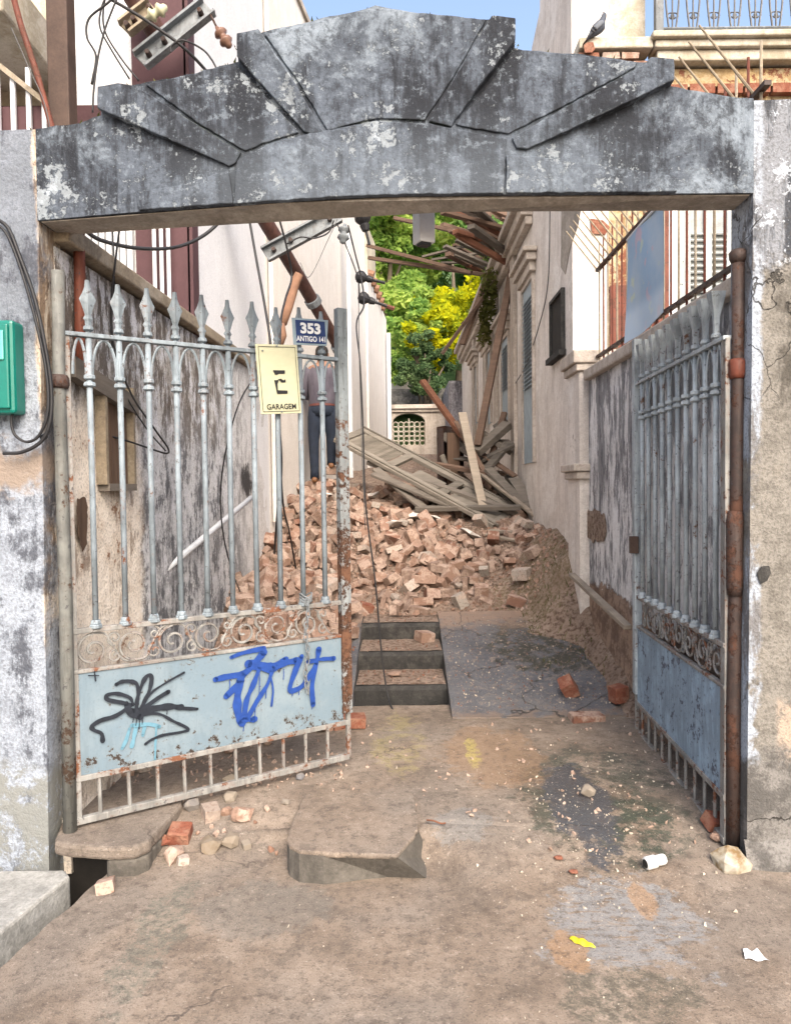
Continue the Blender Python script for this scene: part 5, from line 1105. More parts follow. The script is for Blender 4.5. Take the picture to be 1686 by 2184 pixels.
while cnt < 300 and tries < 20000:
    tries += 1
    y = 6.36+rg.random()**.85*3.1; x = rg.uniform(-1.36, 1.36)
    if rg.random() < .16: x, y = rg.uniform(-1.36, -.45), rg.uniform(5.45, 6.4)
    if x > .78 and y < 7.15 and rg.random() < .85: continue
    if x > .5 and y > 7.7 and rg.random() < .8: continue
    if 6.35 < y < 6.75 and rg.random() < .4: continue
    if nz(x, y, 7, 1.6) < -.28 and rg.random() < .7: continue          # dusty bare spots
    r0 = .088 if nz(x, y, 7, 1.6) > 0 else .115
    if any((x-a)**2+(y-b_)**2 < (r0)**2 for a, b_ in placed): continue
    placed.append((x, y)); z = heapz(x, y)
    if rg.random() < .66:
        me = rg.choice(BM); tl = rg.uniform(.3, 1.2); z += rg.uniform(.03, .09)
        put('brick', me, (x, y, z), (rg.gauss(0, tl*.7), rg.gauss(0, tl*.7), rg.uniform(0, 6.28)), rg.uniform(.72, 1.2), 'broken dusty clay brick lying loose in the rubble heap', 'brick', 'loose bricks of the rubble heap')
    else:
        me = rg.choice(SM); put('rubble_chunk', me, (x, y, z+.045), (rg.uniform(0, 6), rg.uniform(0, 6), rg.uniform(0, 6)), (rg.uniform(.5, 1.6), rg.uniform(.5, 1.4), rg.uniform(.4, 1.2)), 'dusty lump of brick and mortar in the rubble heap', 'rubble', 'loose lumps of the rubble heap')
    cnt += 1
# a few big slabs of fallen plaster
PM = stone_mesh(.17, MT['pink_house'], 14, .25)
for k, (u, v, y) in enumerate(((880, 1105, 8.4), (935, 1110, 8.3), (795, 1035, 8.95), (840, 1130, 8.1), (690, 1065, 8.7), (1000, 1140, 7.9))):
    p = P(u, v, y); put('plaster_slab', PM, (p.x, p.y, mz(p.x, p.y)+.07), (rg.gauss(.3, .2), rg.gauss(0, .2), rg.uniform(0, 6)), rg.uniform(.8, 1.15), 'flat pale slab of fallen plaster on top of the rubble heap', 'plaster', 'fallen plaster slabs on the heap')
b = MB()
frag = [hull([V((rg.gauss(0, 1), rg.gauss(0, 1), rg.gauss(0, .8))).normalized()*1 for _ in range(9)]) for _ in range(6)]
def scatter(b, x, y, z, s):
    v_, f_ = rg.choice(frag); e = Euler((rg.uniform(0, 6), rg.uniform(0, 6), rg.uniform(0, 6))).to_matrix(); kx, ky, kz_ = s*rg.uniform(.7, 1.3), s*rg.uniform(.6, 1), s*rg.uniform(.4, .8)
    b.add([e @ V((p[0]*kx, p[1]*ky, p[2]*kz_)) + V((x, y, z)) for p in v_], f_)
for k in range(4200):
    y = 6.3+rg.random()*3.3; x = rg.uniform(-1.4, 1.42); scatter(b, x, y, mz(x, y)+.006, rg.uniform(.008, .03)*(1.6 if rg.random() < .1 else 1))
tag(b.build('rubble_fragments', MT['brick'], fix=False), 'small brick and mortar fragments strewn over the rubble heap', 'rubble', kind='stuff')
b = MB()
for k in range(800):
    y = 4.62+rg.random()**.8*1.6; x = rg.uniform(SXR+.03, 1.42); scatter(b, x, y, rz_(x, y)+.002, rg.uniform(.002, .008))
for k in range(250):
    y = 4.62+rg.random()*1.6; x = rg.uniform(-1.4, SXL-.03); scatter(b, x, y, rz_(x, y)+.002, rg.uniform(.006, .025))
for k in range(120):
    i = rg.randrange(3); y = rg.uniform(yb[i]+.06, yb[i+1]-.03); x = rg.uniform(SXL+.04, SXR-.04); scatter(b, x, y, zt_ if False else [.185, .315, .445][i]+.008, rg.uniform(.004, .014))
tag(b.build('brick_crumbs', MT['brick'], fix=False), 'brick crumbs and mortar bits on the ramp and steps', 'rubble', kind='stuff')
b = MB()
for k in range(480):
    if rg.random() < .86: u, v = rg.gauss(1270, 130), rg.gauss(1760, 110)
    else: u, v = rg.uniform(420, 1560), rg.uniform(1540, 2170)
    p = G(u, v, .03)
    if p.x < -1.0 or p.y > 4.6: continue
    scatter(b, p.x, p.y, gz(p.x, p.y)+.0015, rg.uniform(.0015, .006) if rg.random() < .9 else rg.uniform(.007, .014))
for k in range(220):
    x, y = rg.uniform(.35, 1.4), rg.uniform(4.7, 6.2); scatter(b, x, y, rz_(x, y)+.002, rg.uniform(.003, .010))
tag(b.build('plaster_chips', MT['chip'], fix=False), 'pale plaster chips scattered over the muddy pavement', 'debris', kind='stuff')
b = MB()
for k in range(420):
    if rg.random() < .55: u, v = rg.uniform(160, 740), 1640-rg.random()*60+(740-rg.uniform(160, 740))*.1
    else: u, v = rg.uniform(740, 1560), rg.uniform(1500, 1800)
    p = G(u, v, .1)
    if p.y > 4.55 or p.y < 2.9: continue
    scatter(b, p.x, p.y, gz(p.x, p.y)+.003, rg.uniform(.005, .018))
tag(b.build('brick_litter', MT['brick'], fix=False), 'small brick bits and leaf litter on the ground about the gates', 'debris', kind='stuff')

# single bricks and stones
def gput(me, u, v, z, sc, rot, label, cat='brick', name='brick', mat=None, dz=0, ground=None):
    p = G(u, v, z)
    if mat is not None: me = me.copy(); me.materials.clear(); me.materials.append(MT[mat])
    return put(name, me, (p.x, p.y, (ground(p.x, p.y) if ground else z)+dz), rot, sc, label, cat)
def yput(me, u, v, y, fz, sc, rot, label, mat=None, cat='brick', name='brick', dz=.02):
    p = P(u, v, y)
    if mat is not None: me = me.copy(); me.materials.clear(); me.materials.append(MT[mat])
    return put(name, me, (p.x, p.y, fz(p.x, p.y)+dz), rot, sc, label, cat)
gput(BM[10], 905, 1365, .33, 1.05, (.05, .1, .5), 'half brick sitting on the middle step', mat='brick', dz=.028)
gput(SM[1], 842, 1440, .20, (1, .9, .35), (.1, 0, .4), 'round flat brick fragment lying on the lowest step', cat='rubble', name='brick_fragment', dz=.012)
gput(SM[4], 800, 1352, .33, (.9, .8, .5), (.1, 0, 1), 'rounded mortar lump at the left of the middle step', cat='rubble', name='mortar_lump', dz=.02)
gput(SM[2], 868, 1352, .33, .45, (.1, 0, 2), 'tiny stone beside the half brick on the middle step', cat='stone', name='stone', dz=.014)
yput(BM[1], 1318, 1440, 4.72, rz_, (.62, .9, 1.5), (0, 1.45, .3), 'upright red brick beside the free end of the right gate', 'brick_red', dz=.07)
yput(BM[11], 1212, 1500, 4.85, rz_, 1.0, (.7, .9, .6), 'tilted red half brick on the lower edge of the ramp', 'brick_red', dz=.055)
yput(BM[2], 1250, 1550, 4.52, gz, (.95, .9, .6), (.05, .05, .15), 'flat broken tile lying at the foot of the ramp', 'brick', dz=.018)
yput(BM[3], 752, 1545, 4.45, gz, (.85, 1, 1), (0, .05, .1), 'whole red brick behind the foot of the left gate', 'brick_red', dz=.04)
yput(BM[12], 780, 1290, 6.42, mz, .9, (.2, .3, .4), 'red half brick at the top left of the steps', 'brick_red', dz=.04)
yput(SM[0], 1253, 1765, 3.40, gz, .72, (.2, .1, .5), 'rounded tan stone in the middle of the wet patch', 'stone', 'stone', 'stone', dz=.03)
yput(BM[13], 1525, 1745, 3.12, gz, .7, (.4, .2, .3), 'dark red brick piece behind the bottom bars of the right gate', 'brick_red', dz=.03)
yput(SM[3], 1525, 1772, 3.04, gz, .6, (.1, .2, 1), 'pinkish stone at the hinge foot of the right gate', None, 'stone', 'stone', dz=.02)
gs_ = [((492, 1700), .5, 'stone', 'small cream stone'), ((491, 1735), .62, 'stone', 'tan angular stone'), ((410, 1752), .7, 'stone', 'flat ochre stone'), ((450, 1765), .75, 'brick', 'tan brick stub'), ((482, 1760), .5, 'brick', 'small buff brick stub'), ((517, 1768), .85, 'brick', 'pinkish brick chunk'), ((385, 1795), .8, 'brick_red', 'bright red brick chunk'), ((352, 1802), .55, 'brick_red', 'small red brick chunk'), ((372, 1823), .75, 'brick', 'brown wedge of brick'), ((390, 1828), .45, 'brick', 'small brown chip'), ((450, 1808), .85, 'stone', 'speckled grey concrete lump'), ((492, 1800), .75, 'stone', 'smooth grey stone'), ((525, 1805), .35, 'stone', 'pale pebble'), ((640, 1690), .42, 'stone', 'pale pebble apart from the rest'), ((610, 1745), .35, 'stone', 'little pale pebble near the middle slab'), ((225, 1880), .6, 'brick', 'small tan brick piece near the drain edge')]
for i, ((u, v), sc, mt, lb_) in enumerate(gs_):
    pl = gz; p = G(u, v, .03); gput(SM[i % 8] if i % 3 else BM[9+i % 9], u, v, .03, sc*1.25*(1 if i % 3 else .72), (rg.uniform(-.3, .3), rg.uniform(-.3, .3), rg.uniform(0, 6)), lb_ + (' in the small heap between the two threshold slabs' if i < 13 else ''), 'stone' if 'stone' in mt else 'brick', 'stone' if 'stone' in mt else 'brick_fragment', mt, .022*sc, gz)
rs_ = random.Random(55)
for i in range(16):
    u, v = rs_.gauss(455, 65), rs_.gauss(1765, 38); p = G(u, v, .03)
    put('pebble', rs_.choice(SM), (p.x, p.y, gz(p.x, p.y)+.008), (rs_.uniform(0, 6), rs_.uniform(0, 6), rs_.uniform(0, 6)), rs_.uniform(.16, .4), 'little stone chip scattered among the small heap between the slabs', 'stone', 'chips between the slabs')
for i in range(48):                                        # bricks under and behind the left gate
    u = rg.uniform(170, 730); v = 1700-(u-150)*.22-rg.uniform(20, 75); p = G(u, v, .1)
    if p.y > 4.5: continue
    put('brick_fragment', rg.choice(SM+BM[9:]), (p.x, p.y, gz(p.x, p.y)+.02), (rg.uniform(-.5, .5), rg.uniform(-.5, .5), rg.uniform(0, 6)), rg.uniform(.4, .95), 'brick fragment lying in the mud behind the bottom bars of the left gate', 'brick', 'fragments behind the left gate')
cs = stone_mesh(.095, MT['stone_cream'], 22, .75); p = G(1560, 1862, 0); put('boulder', cs, (p.x, p.y, .045), (.2, .3, .4), 1, 'big cream and ochre stone at the foot of the rusty post', 'stone')
# litter
p = G(1398, 1858, .02); pv = thing('pipe_fitting', (p.x, p.y, gz(p.x, p.y)), 'white plastic pipe fitting lying on the wet pavement', 'pipe fitting')
ax = V((.92, .3, .05)).normalized(); c0 = V((p.x, p.y, gz(p.x, p.y)+.026))
b = MB(); b.tube([c0-ax*.05, c0-ax*.045, c0-ax*.005, c0], [.020, .025, .025, .02], 14); b.build('socket', MT['whiteplastic'], pv, smooth=True)
b = MB(); b.tube([c0, c0+ax*.01, c0+ax*.035, c0+ax*.04], [.017, .021, .021, .018], 14); b.build('collar', MT['whiteplastic'], pv, smooth=True)
b = MB(); b.tube([c0-ax*.0505, c0-ax*.052], [.017, .017], 12); b.build('bore', MT['shade_black'], pv)
p = G(1605, 2040, .0); b = MB(); b.grid(lambda s, t: V((p.x-.036+.075*s*(.55+.45*(1-t))+.016*t, p.y-.020+.05*t-.012*s, gz(p.x, p.y)+.004+.014*abs(s-.45)*t+.004*math.sin(s*9+t*5))), 8, 6); tag(b.build('paper_scrap', MT['paper']), 'scrap of white paper at the lower right', 'paper')
p = G(1242, 2012, 0); b = MB(); b.grid(lambda s, t: V((p.x-.036+s*.072+(t-.5)*.022*math.sin(math.pi*min(1, .15+s*.8)), p.y+.028-s*.056+(t-.5)*.030*math.sin(math.pi*min(1, .15+s*.8)), gz(p.x, p.y)+.003+.009*math.sin(t*3.14)*math.sin(math.pi*(.1+.8*s))+.002*math.sin(s*17))), 14, 6); tag(b.build('wrapper', MT['yellow']), 'crumpled yellow wrapper beside the grey cement patch', 'wrapper')
p = G(935, 1765, .09); b = MB(); b.tube(curve([V((p.x-.05, p.y+.03, .11)), V((p.x-.02, p.y+.01, .115)), V((p.x+.01, p.y, .108)), V((p.x+.03, p.y-.005, .112))]), .004, 5); tag(b.build('twig', MT['wood_red']), 'short red-brown twig right of the middle slab', 'twig')
for u, v, lb_ in ((1222, 1868, 'dark red brick chip by the pale cement patch'), (1190, 1845, 'flat red stain of crushed brick left of the red chip')):
    gput(SM[5], u, v, .02, (.4, .4, .22), (0, .1, .6), lb_, 'brick', 'brick_fragment', 'brick_red', .008, gz)

# ================================================================== timber
def timber(name, a, b_, wd, th, mat, label, group=None, up=None, cat='plank'):
    m_ = MB(); m_.beam(a, b_, wd, th, up); o = m_.build(name, MT[mat], bevel=.004); return tag(o, label, cat, group)
# louvred shutter lying on the pile
sh_ = thing('louvred_shutter', P(900, 985, 9.2), 'large dusty louvred shutter lying askew on top of the rubble', 'shutter')
A, B = P(776, 914, 9.5), P(1112, 1090, 8.5); C = P(790, 985, 8.75)
ex = (B-A).normalized(); ey = (C-A); ey = (ey-ex*ey.dot(ex)).normalized(); LN2 = (B-A).length; wdt = .60; nn = ex.cross(ey).normalized()
if nn.z < 0: nn = -nn
def SH(s, t, o=0): return A+ex*s+ey*t+nn*o
def bar_(s0, t0, s1, t1, w_, nm): m_ = MB(); m_.beam(SH(s0, t0), SH(s1, t1), w_, .045, nn); m_.build(nm, MT['shutter'], sh_, bevel=.004)
bar_(0, .05, LN2, .05, .12, 'stile'); bar_(0, wdt-.05, LN2*.98, wdt-.05, .12, 'stile')
for s in (.05, LN2*.34, LN2*.66, LN2-.06): bar_(s, .085, s, wdt-.085, .10, 'cross_rail')
k = 0; s = .13
while s < LN2*.34-.08:
    m_ = MB(); m_.beam(SH(s, .09), SH(s, wdt-.09), .035, .010, (nn*.75+ex*.65)); m_.build('louvre_slat', MT['shutter'], sh_); s += .043
m_ = MB(); m_.beam(SH(LN2*.70, wdt/2), SH(LN2-.11, wdt/2), wdt-.2, .015, nn); m_.build('panel', MT['shutter'], sh_)
m_ = MB(); m_.beam(SH(LN2*.46, wdt*.62), SH(LN2*.62, wdt*.60), .2, .015, nn); m_.build('panel', MT['shutter'], sh_)
for s_ in (.02, wdt-.02):
    m_ = MB(); m_.beam(SH(0, s_, .03), SH(LN2, s_, .03), .022, .02, nn); m_.build('moulding', MT['shutter'], sh_)
tl = [((785, 985), 8.9, (1105, 1095), 8.3, .10, .05, 'wood_grey', 'long grey beam under the louvred shutter'), ((800, 1000), 8.7, (905, 1085), 8.35, .12, .03, 'wood_grey', 'short grey board leaning out of the bricks left of the shutter'), ((860, 1040), 8.6, (1060, 1086), 8.4, .11, .03, 'wood_grey', 'wide grey board low under the shutter'), ((985, 880), 9.0, (1030, 1085), 8.35, .10, .025, 'wood_pale', 'pale grey plank standing upright in the debris'), ((900, 812), 9.6, (986, 930), 9.2, .085, .05, 'wood_red', 'red-brown plank pointing up over the debris'), ((1118, 440), 9.6, (1018, 950), 9.0, .085, .06, 'wood_brown', 'long brown pole leaning against the pink house'), ((1062, 590), 10.4, (942, 755), 10.6, .06, .045, 'wood_brown', 'broken rafter hanging diagonally before the yellow tree'), ((1050, 560), 10.6, (985, 735), 10.6, .09, .05, 'wood_brown', 'second rafter hanging steeply from the broken roof'), ((1082, 905), 9.3, (1015, 965), 9.0, .13, .09, 'wood_grey', 'thick short beam jutting from the pink wall into the debris'), ((1085, 945), 9.1, (1030, 1010), 8.9, .10, .05, 'wood_grey', 'grey board propped on the pink wall'), ((1075, 880), 9.4, (1040, 1000), 9.1, .07, .05, 'wood_brown', 'dark strut behind the thick short beam'), ((1000, 990), 9.0, (1160, 1115), 8.0, .06, .03, 'wood_pale', 'pale batten running down from the debris to the wall foot'), ((1043, 1132), 7.85, (1168, 1140), 7.55, .045, .03, 'wood_pale', 'pale batten lying across the bricks, upper'), ((1035, 1140), 7.75, (1148, 1163), 7.4, .04, .025, 'wood_pale', 'pale batten lying across the bricks, lower'), ((1218, 1225), 5.75, (1338, 1338), 4.50, .05, .03, 'wood_pale', 'pale stick sloping down beside the right gate'), ((1085, 1275), 6.5, (1130, 1274), 6.5, .03, .02, 'wood_brown', 'short dark stick on the dirt above the ramp'), ((1020, 1000), 9.0, (1110, 1080), 8.5, .16, .03, 'wood_grey', 'broad grey board under the pale upright plank'), ((930, 990), 9.1, (1040, 1010), 8.8, .07, .05, 'wood_brown', 'dark stick across the shutter panel'), ((795, 1010), 8.6, (960, 1078), 8.35, .14, .03, 'wood_grey', 'wide dark board wedged under the shutter on the left'), ((1040, 1000), 8.8, (1115, 1075), 8.35, .12, .04, 'wood_grey', 'short broad board at the right end of the shutter'), ((1030, 925), 9.2, (1090, 965), 9.2, .12, .06, 'wood_grey', 'stub of beam behind the upright plank'), ((970, 900), 9.3, (1050, 1040), 8.7, .06, .05, 'wood_brown', 'dark brown stick crossing behind the upright plank'), ((1095, 1020), 8.7, (1135, 1085), 8.3, .14, .025, 'wood_grey', 'wide pale board leaning on the wall foot'), ((885, 1085), 8.35, (1110, 1082), 8.2, .07, .05, 'wood_grey', 'low horizontal beam along the foot of the timber')]
for (a, ya, b_, yb2, wd, th, mt, lb_) in tl:
    a_, c_ = P(a[0], a[1], ya), P(b_[0], b_[1], yb2)
    timber('plank', a_, c_, wd, th, mt, lb_, None, (0, -.3, 1))
rg3 = random.Random(31)
for i in range(16):
    u, v = rg3.uniform(940, 1100), rg3.uniform(910, 1070); y = 9.6-(v-900)/180*1.1+rg3.uniform(-.1, .2); a_ = P(u, v, y); an = rg3.choice([rg3.uniform(.3, .9), rg3.uniform(-.5, .2), rg3.uniform(1.2, 1.9)]); l = rg3.uniform(.35, .9)
    dd = V((math.cos(an), rg3.uniform(-.4, .4), -math.sin(an)*.8)); c_ = a_+dd*l; c_.x = min(c_.x, 1.38)
    timber('plank', a_, c_, rg3.uniform(.06, .15), rg3.uniform(.02, .05), rg3.choice(['wood_grey', 'wood_grey', 'shutter', 'wood_brown']), 'splintered grey plank tangled in the timber heap by the pink wall', 'splintered planks of the timber heap', (rg3.uniform(-.4, .4), -.5, 1))
rg2 = random.Random(12)
for i in range(30):                                        # broken rafters of the collapsed roof
    v0 = 440+i*5.0+rg2.uniform(-6, 6); y = rg2.uniform(9.4, 12); a_ = P(rg2.uniform(1062, 1092), v0+20, y); c_ = P(rg2.uniform(940, 1010) if i % 3 else rg2.uniform(1000, 1040), v0-rg2.uniform(10, 45), y-rg2.uniform(.2, 1.0))
    timber('rafter', a_, c_, rg2.uniform(.05, .10), rg2.uniform(.035, .07), rg2.choice(['wood_brown', 'wood_brown', 'wood_red', 'wood_grey']), 'broken rafter sticking out of the collapsed roof edge', 'broken rafters of the collapsed roof', None, 'rafter')
for (a, b_, y0_, y1_, lb_) in (((783, 524), (1005, 582), 11.5, 10.6, 'upper long batten stretching across the alley before the trees'), ((786, 550), (1060, 590), 11.5, 10.6, 'lower long batten stretching across the alley before the trees'), ((840, 465), (1000, 500), 11, 10.6, 'short batten poking left beside the lamp box')):
    timber('batten', P(*a, y0_), P(*b_, y1_), .07, .05, 'wood_brown', lb_, None, None, 'rafter')
for k in range(3):
    timber('batten', P(900+k*20, 548+k*6, 11), P(1010+k*14, 520+k*20, 10.8), .05, .03, 'wood_grey', ['thin lath crossing the long battens, left', 'thin lath crossing the long battens, middle', 'thin lath crossing the long battens, right'][k], None, None, 'rafter')
# rusty bent metal sheet standing in the debris
c0 = P(960, 990, 9.4); mc = thing('metal_cabinet', c0, 'dark rusty metal casing standing open in the debris', 'casing')
def CY(a, z): return V((c0.x+.17*math.cos(a), c0.y+.17*math.sin(a), z))
zlo, zhi = mz(c0.x, c0.y)-.05, P(960, 906, 9.4).z
b = MB(); b.grid(lambda s, t: CY(R(-15)+s*R(250), zlo+(zhi-zlo-(.10*abs(s-.5)))*t), 20, 4); b.grid(lambda s, t: V((c0.x+.155*math.cos(R(-15)+s*R(250)), c0.y+.155*math.sin(R(-15)+s*R(250)), zlo+(zhi-zlo-(.10*abs(s-.5)))*t)), 20, 4); b.build('shell', MT['rust'], mc, smooth=True)
b = MB(); b.box((c0.x+.03, c0.y-.12, (zlo+zhi)/2-.05), (.16, .02, zhi-zlo-.12), rz=.3); b.build('flap', MT['board'], mc)
# hanging weeds on the pink house
def leaves(b, c, rx, ry, rz, n, s, rr):
    for k in range(n):
        while True:
            q = V((rr.uniform(-1, 1), rr.uniform(-1, 1), rr.uniform(-1, 1)))
            if .25 < q.length < 1: break
        p = c+V((q.x*rx, q.y*ry, q.z*rz)); a = V((rr.gauss(0, 1), rr.gauss(0, 1), rr.gauss(0, .7))).normalized(); e = a.cross(V((rr.gauss(0, 1), rr.gauss(0, 1), rr.gauss(0, 1)))).normalized(); l = s*rr.uniform(.6, 1.3)
        b.add([p-a*l, p+e*l*.45, p+a*l, p-e*l*.45], [(0, 1, 2, 3)])
rr = random.Random(9)
for k, (v0, v1, lb_) in enumerate(((490, 590, 'green weeds sprouting from the broken roof edge of the pink house'), (600, 720, 'dry grey-green weeds hanging from the cornice of the pink house'))):
    b = MB()
    for j in range(7):
        c_ = P(1052-j*2-k*8, v0+(v1-v0)*j/6, 10.2+.15*j); leaves(b, c_, .12, .3, .16, 70, .05, rr)
    tag(b.build('weeds', MT['leaf_green' if k == 0 else 'moss'], fix=False), lb_, 'weeds')
b = MB()
for j in range(320):
    x, y = rg.uniform(1.0, 1.43), rg.uniform(5.0, 6.6); z = (mz(x, y) if y > 6.35 else bank(x, y)); a = rg.uniform(0, 6.28); l = rg.uniform(.02, .06); q0 = V((x, y, z)); s_ = V((math.cos(a), math.sin(a), 0))*.004
    b.add([q0-s_, q0+s_, q0+V((math.cos(a+1)*l*.6, math.sin(a+1)*l*.6, l))], [(0, 1, 2)])
tag(b.build('grass', MT['moss'], fix=False), 'sparse grass and moss by the right wall foot', 'grass', kind='stuff')

# ================================================================== person
px = P(690, 1020, 9.2); PX, PYy = px.x, 9.2
zf = mz(PX, PYy)
HT = P(690, 738, 9.2).z
zf0 = P(690, 1012, 9.2).z
pr_ = thing('person', (PX, PYy, zf0), 'person in grey-purple shirt, dark trousers and brown shoes seen from behind on the rubble', 'person')
k = (HT-zf0)/1.72
def Q(x, y, z): return V((PX+x*k, PYy+y*k, zf0+z*k))
def ring(cx, cy, z, rx, ry, n=16): return [Q(cx+rx*math.cos(a), cy+ry*math.sin(a), z) for a in [i*2*math.pi/n for i in range(n)]]
skin = plain('skin', (.23, .13, .09), .6, .1, 20, .05); shirtm = NM('grey_purple_shirt'); nn_ = shirtm.noise(9, 4, .6, vec=shirtm.vmul((1, 1, .5))); shirtm.bump(nn_, .6, .03); shirtm = shirtm.fin(shirtm.ramp(nn_, [(.3, (.05, .045, .062)), (.7, (.10, .092, .115))]), .85)
jeans = plain('dark_blue_jeans', (.012, .018, .032), .85, .4, 14, .4); hairm = plain('black_hair', (.016, .013, .012), .7, .3, 60, .5); shoem = plain('brown_leather', (.14, .065, .03), .5, .3, 20); beltm = plain('belt_leather', (.10, .035, .03), .5, .2)
# the body: one skin-modifier figure, clothes over it
sk = [(0, 0, .95), (0, 0, 1.12), (0, 0, 1.32), (0, .0, 1.44), (0, .015, 1.50), (0, .03, 1.62), (-.17, 0, 1.40), (-.24, .03, 1.13), (-.15, .22, 1.06), (-.10, .30, 1.08), (.17, 0, 1.40), (.24, .03, 1.13), (.15, .22, 1.06), (.10, .30, 1.08), (-.09, 0, .90), (-.12, -.03, .48), (-.10, -.12, -.10), (.09, 0, .90), (.11, .05, .52), (.10, .08, .14)]
ed = [(0, 1), (1, 2), (2, 3), (3, 4), (4, 5), (3, 6), (6, 7), (7, 8), (8, 9), (3, 10), (10, 11), (11, 12), (12, 13), (0, 14), (14, 15), (15, 16), (0, 17), (17, 18), (18, 19)]
rd = [.12, .12, .13, .08, .055, .085, .055, .042, .032, .03, .055, .042, .032, .03, .075, .05, .036, .075, .05, .036]
fing = []
for wi, sx in ((9, 1), (13, -1)):
    for j in range(5):
        b0 = len(sk); hx, hy, hz = sk[wi]; off = (j-2)*.016
        if j == 4: p1, p2 = (hx+sx*.0, hy-.01, hz+.05), (hx+sx*.02, hy+.01, hz+.075)
        else: p1, p2 = (hx+sx*.03, hy+.035, hz+off), (hx+sx*.065, hy+.045-.004*j, hz+off)
        sk += [p1, p2]; ed += [(wi, b0), (b0, b0+1)]; rd += [.010, .008]
me = bpy.data.meshes.new('body'); o0 = ORG[pr_.name]
me.from_pydata([tuple(Q(*p)-o0) for p in sk], ed, []); me.materials.append(skin)
bo = bpy.data.objects.new('body', me); col.objects.link(bo); bo.parent = pr_
md = bo.modifiers.new('skin', 'SKIN'); bo.modifiers.new('subdivision', 'SUBSURF').levels = 1
for i, sv in enumerate(me.skin_vertices[0].data): sv.radius = (rd[i]*k, rd[i]*k); sv.use_root = (i == 0)
b = MB(); b.loft([ring(0, 0, .90, .175, .125), ring(0, -.005, .96, .185, .13), ring(0, -.01, 1.05, .18, .125), ring(0, -.005, 1.18, .195, .128), ring(0, 0, 1.30, .21, .13), ring(0, .0, 1.38, .205, .115), ring(0, .005, 1.435, .165, .09), ring(0, .012, 1.465, .085, .07), ring(0, .015, 1.485, .068, .062)])
for s in (-1, 1):
    arm = [(s*.165, 0, 1.405, .075), (s*.21, .0, 1.35, .078), (s*.235, .01, 1.25, .068), (s*.252, .03, 1.12, .06), (s*.235, .09, 1.075, .055), (s*.20, .16, 1.06, .05)]
    b.tube([Q(x, y, z) for x, y, z, r0 in arm], [r0*k for *_, r0 in arm], 12)
b.build('shirt', shirtm, pr_, smooth=True)
b = MB(); b.loft([ring(0, 0, .78, .17, .12), ring(0, -.005, .86, .185, .135), ring(0, 0, .93, .172, .124)])
for leg in ([(-.085, 0, .90, .10), (-.10, -.005, .76, .10), (-.115, -.02, .60, .085), (-.12, -.035, .46, .072), (-.115, -.06, .28, .066), (-.108, -.095, .06, .058), (-.105, -.11, -.06, .06)], [(.085, 0, .90, .10), (.098, .01, .76, .10), (.108, .03, .62, .085), (.11, .05, .50, .073), (.105, .06, .34, .066), (.10, .075, .20, .06), (.10, .08, .13, .062)]):
    b.tube([Q(x, y, z) for x, y, z, r0 in leg], [r0*k for *_, r0 in leg], 14)
b.build('trousers', jeans, pr_, smooth=True)
b = MB(); b.loft([ring(0, -.003, .915, .181, .130), ring(0, -.003, .95, .181, .130)]); b.build('belt', beltm, pr_)
for (x, y, z) in ((-.105, -.11, -.11), (.10, .08, .085)):
    b = MB(); rs = []
    for t, hw_, h_ in ((-.075, .028, .05), (-.06, .04, .075), (0, .043, .085), (.08, .046, .06), (.15, .045, .045), (.195, .03, .03)):
        rs.append([Q(x+hw_*math.cos(a)*(1 if x > 0 else 1), y+t, z+max(0, h_*(.5+.5*math.sin(a)))) for a in [i*math.pi/5 for i in range(10)]])
    b.loft(rs).build('shoe', shoem, pr_, smooth=True)
b = MB(); rs = []
for z, rx_, ry_, cy in ((1.525, .05, .045, -.025), (1.555, .068, .062, -.022), (1.59, .08, .082, -.006), (1.63, .086, .095, .015), (1.67, .086, .098, .02), (1.705, .07, .082, .02), (1.73, .035, .04, .02)):
    rs.append(ring(0, cy, z, rx_, ry_))
b.loft(rs).build('hair', hairm, pr_, smooth=True)
for s in (-1, 1):
    b = MB(); b.loft([[Q(s*(.078+dx), .03+.018*math.cos(a), 1.60+.03*math.sin(a)) for a in [i*math.pi/4 for i in range(8)]] for dx in (0, .014)]); b.build('ear', skin, pr_, smooth=True)
# nose and brow on the far side of the head
b = MB(); b.loft([[Q(.012*math.cos(a)*w_, .10+o_, z_+.008*math.sin(a)) for a in [i*math.pi/4 for i in range(8)]] for o_, w_, z_ in ((0, 1.3, 1.60), (.022, .9, 1.585))]); b.build('nose', skin, pr_, smooth=True)
# brick seat for the feet
for (x, y, z) in ((-.105, -.05, -.11), (.10, .12, .085)):
    q0 = Q(x, y, z); put('brick', BM[4], (q0.x, q0.y, q0.z-.032), (0, 0, .8), 1.1, 'brick directly under a shoe of the person on the rubble', 'brick', 'bricks under the shoes')

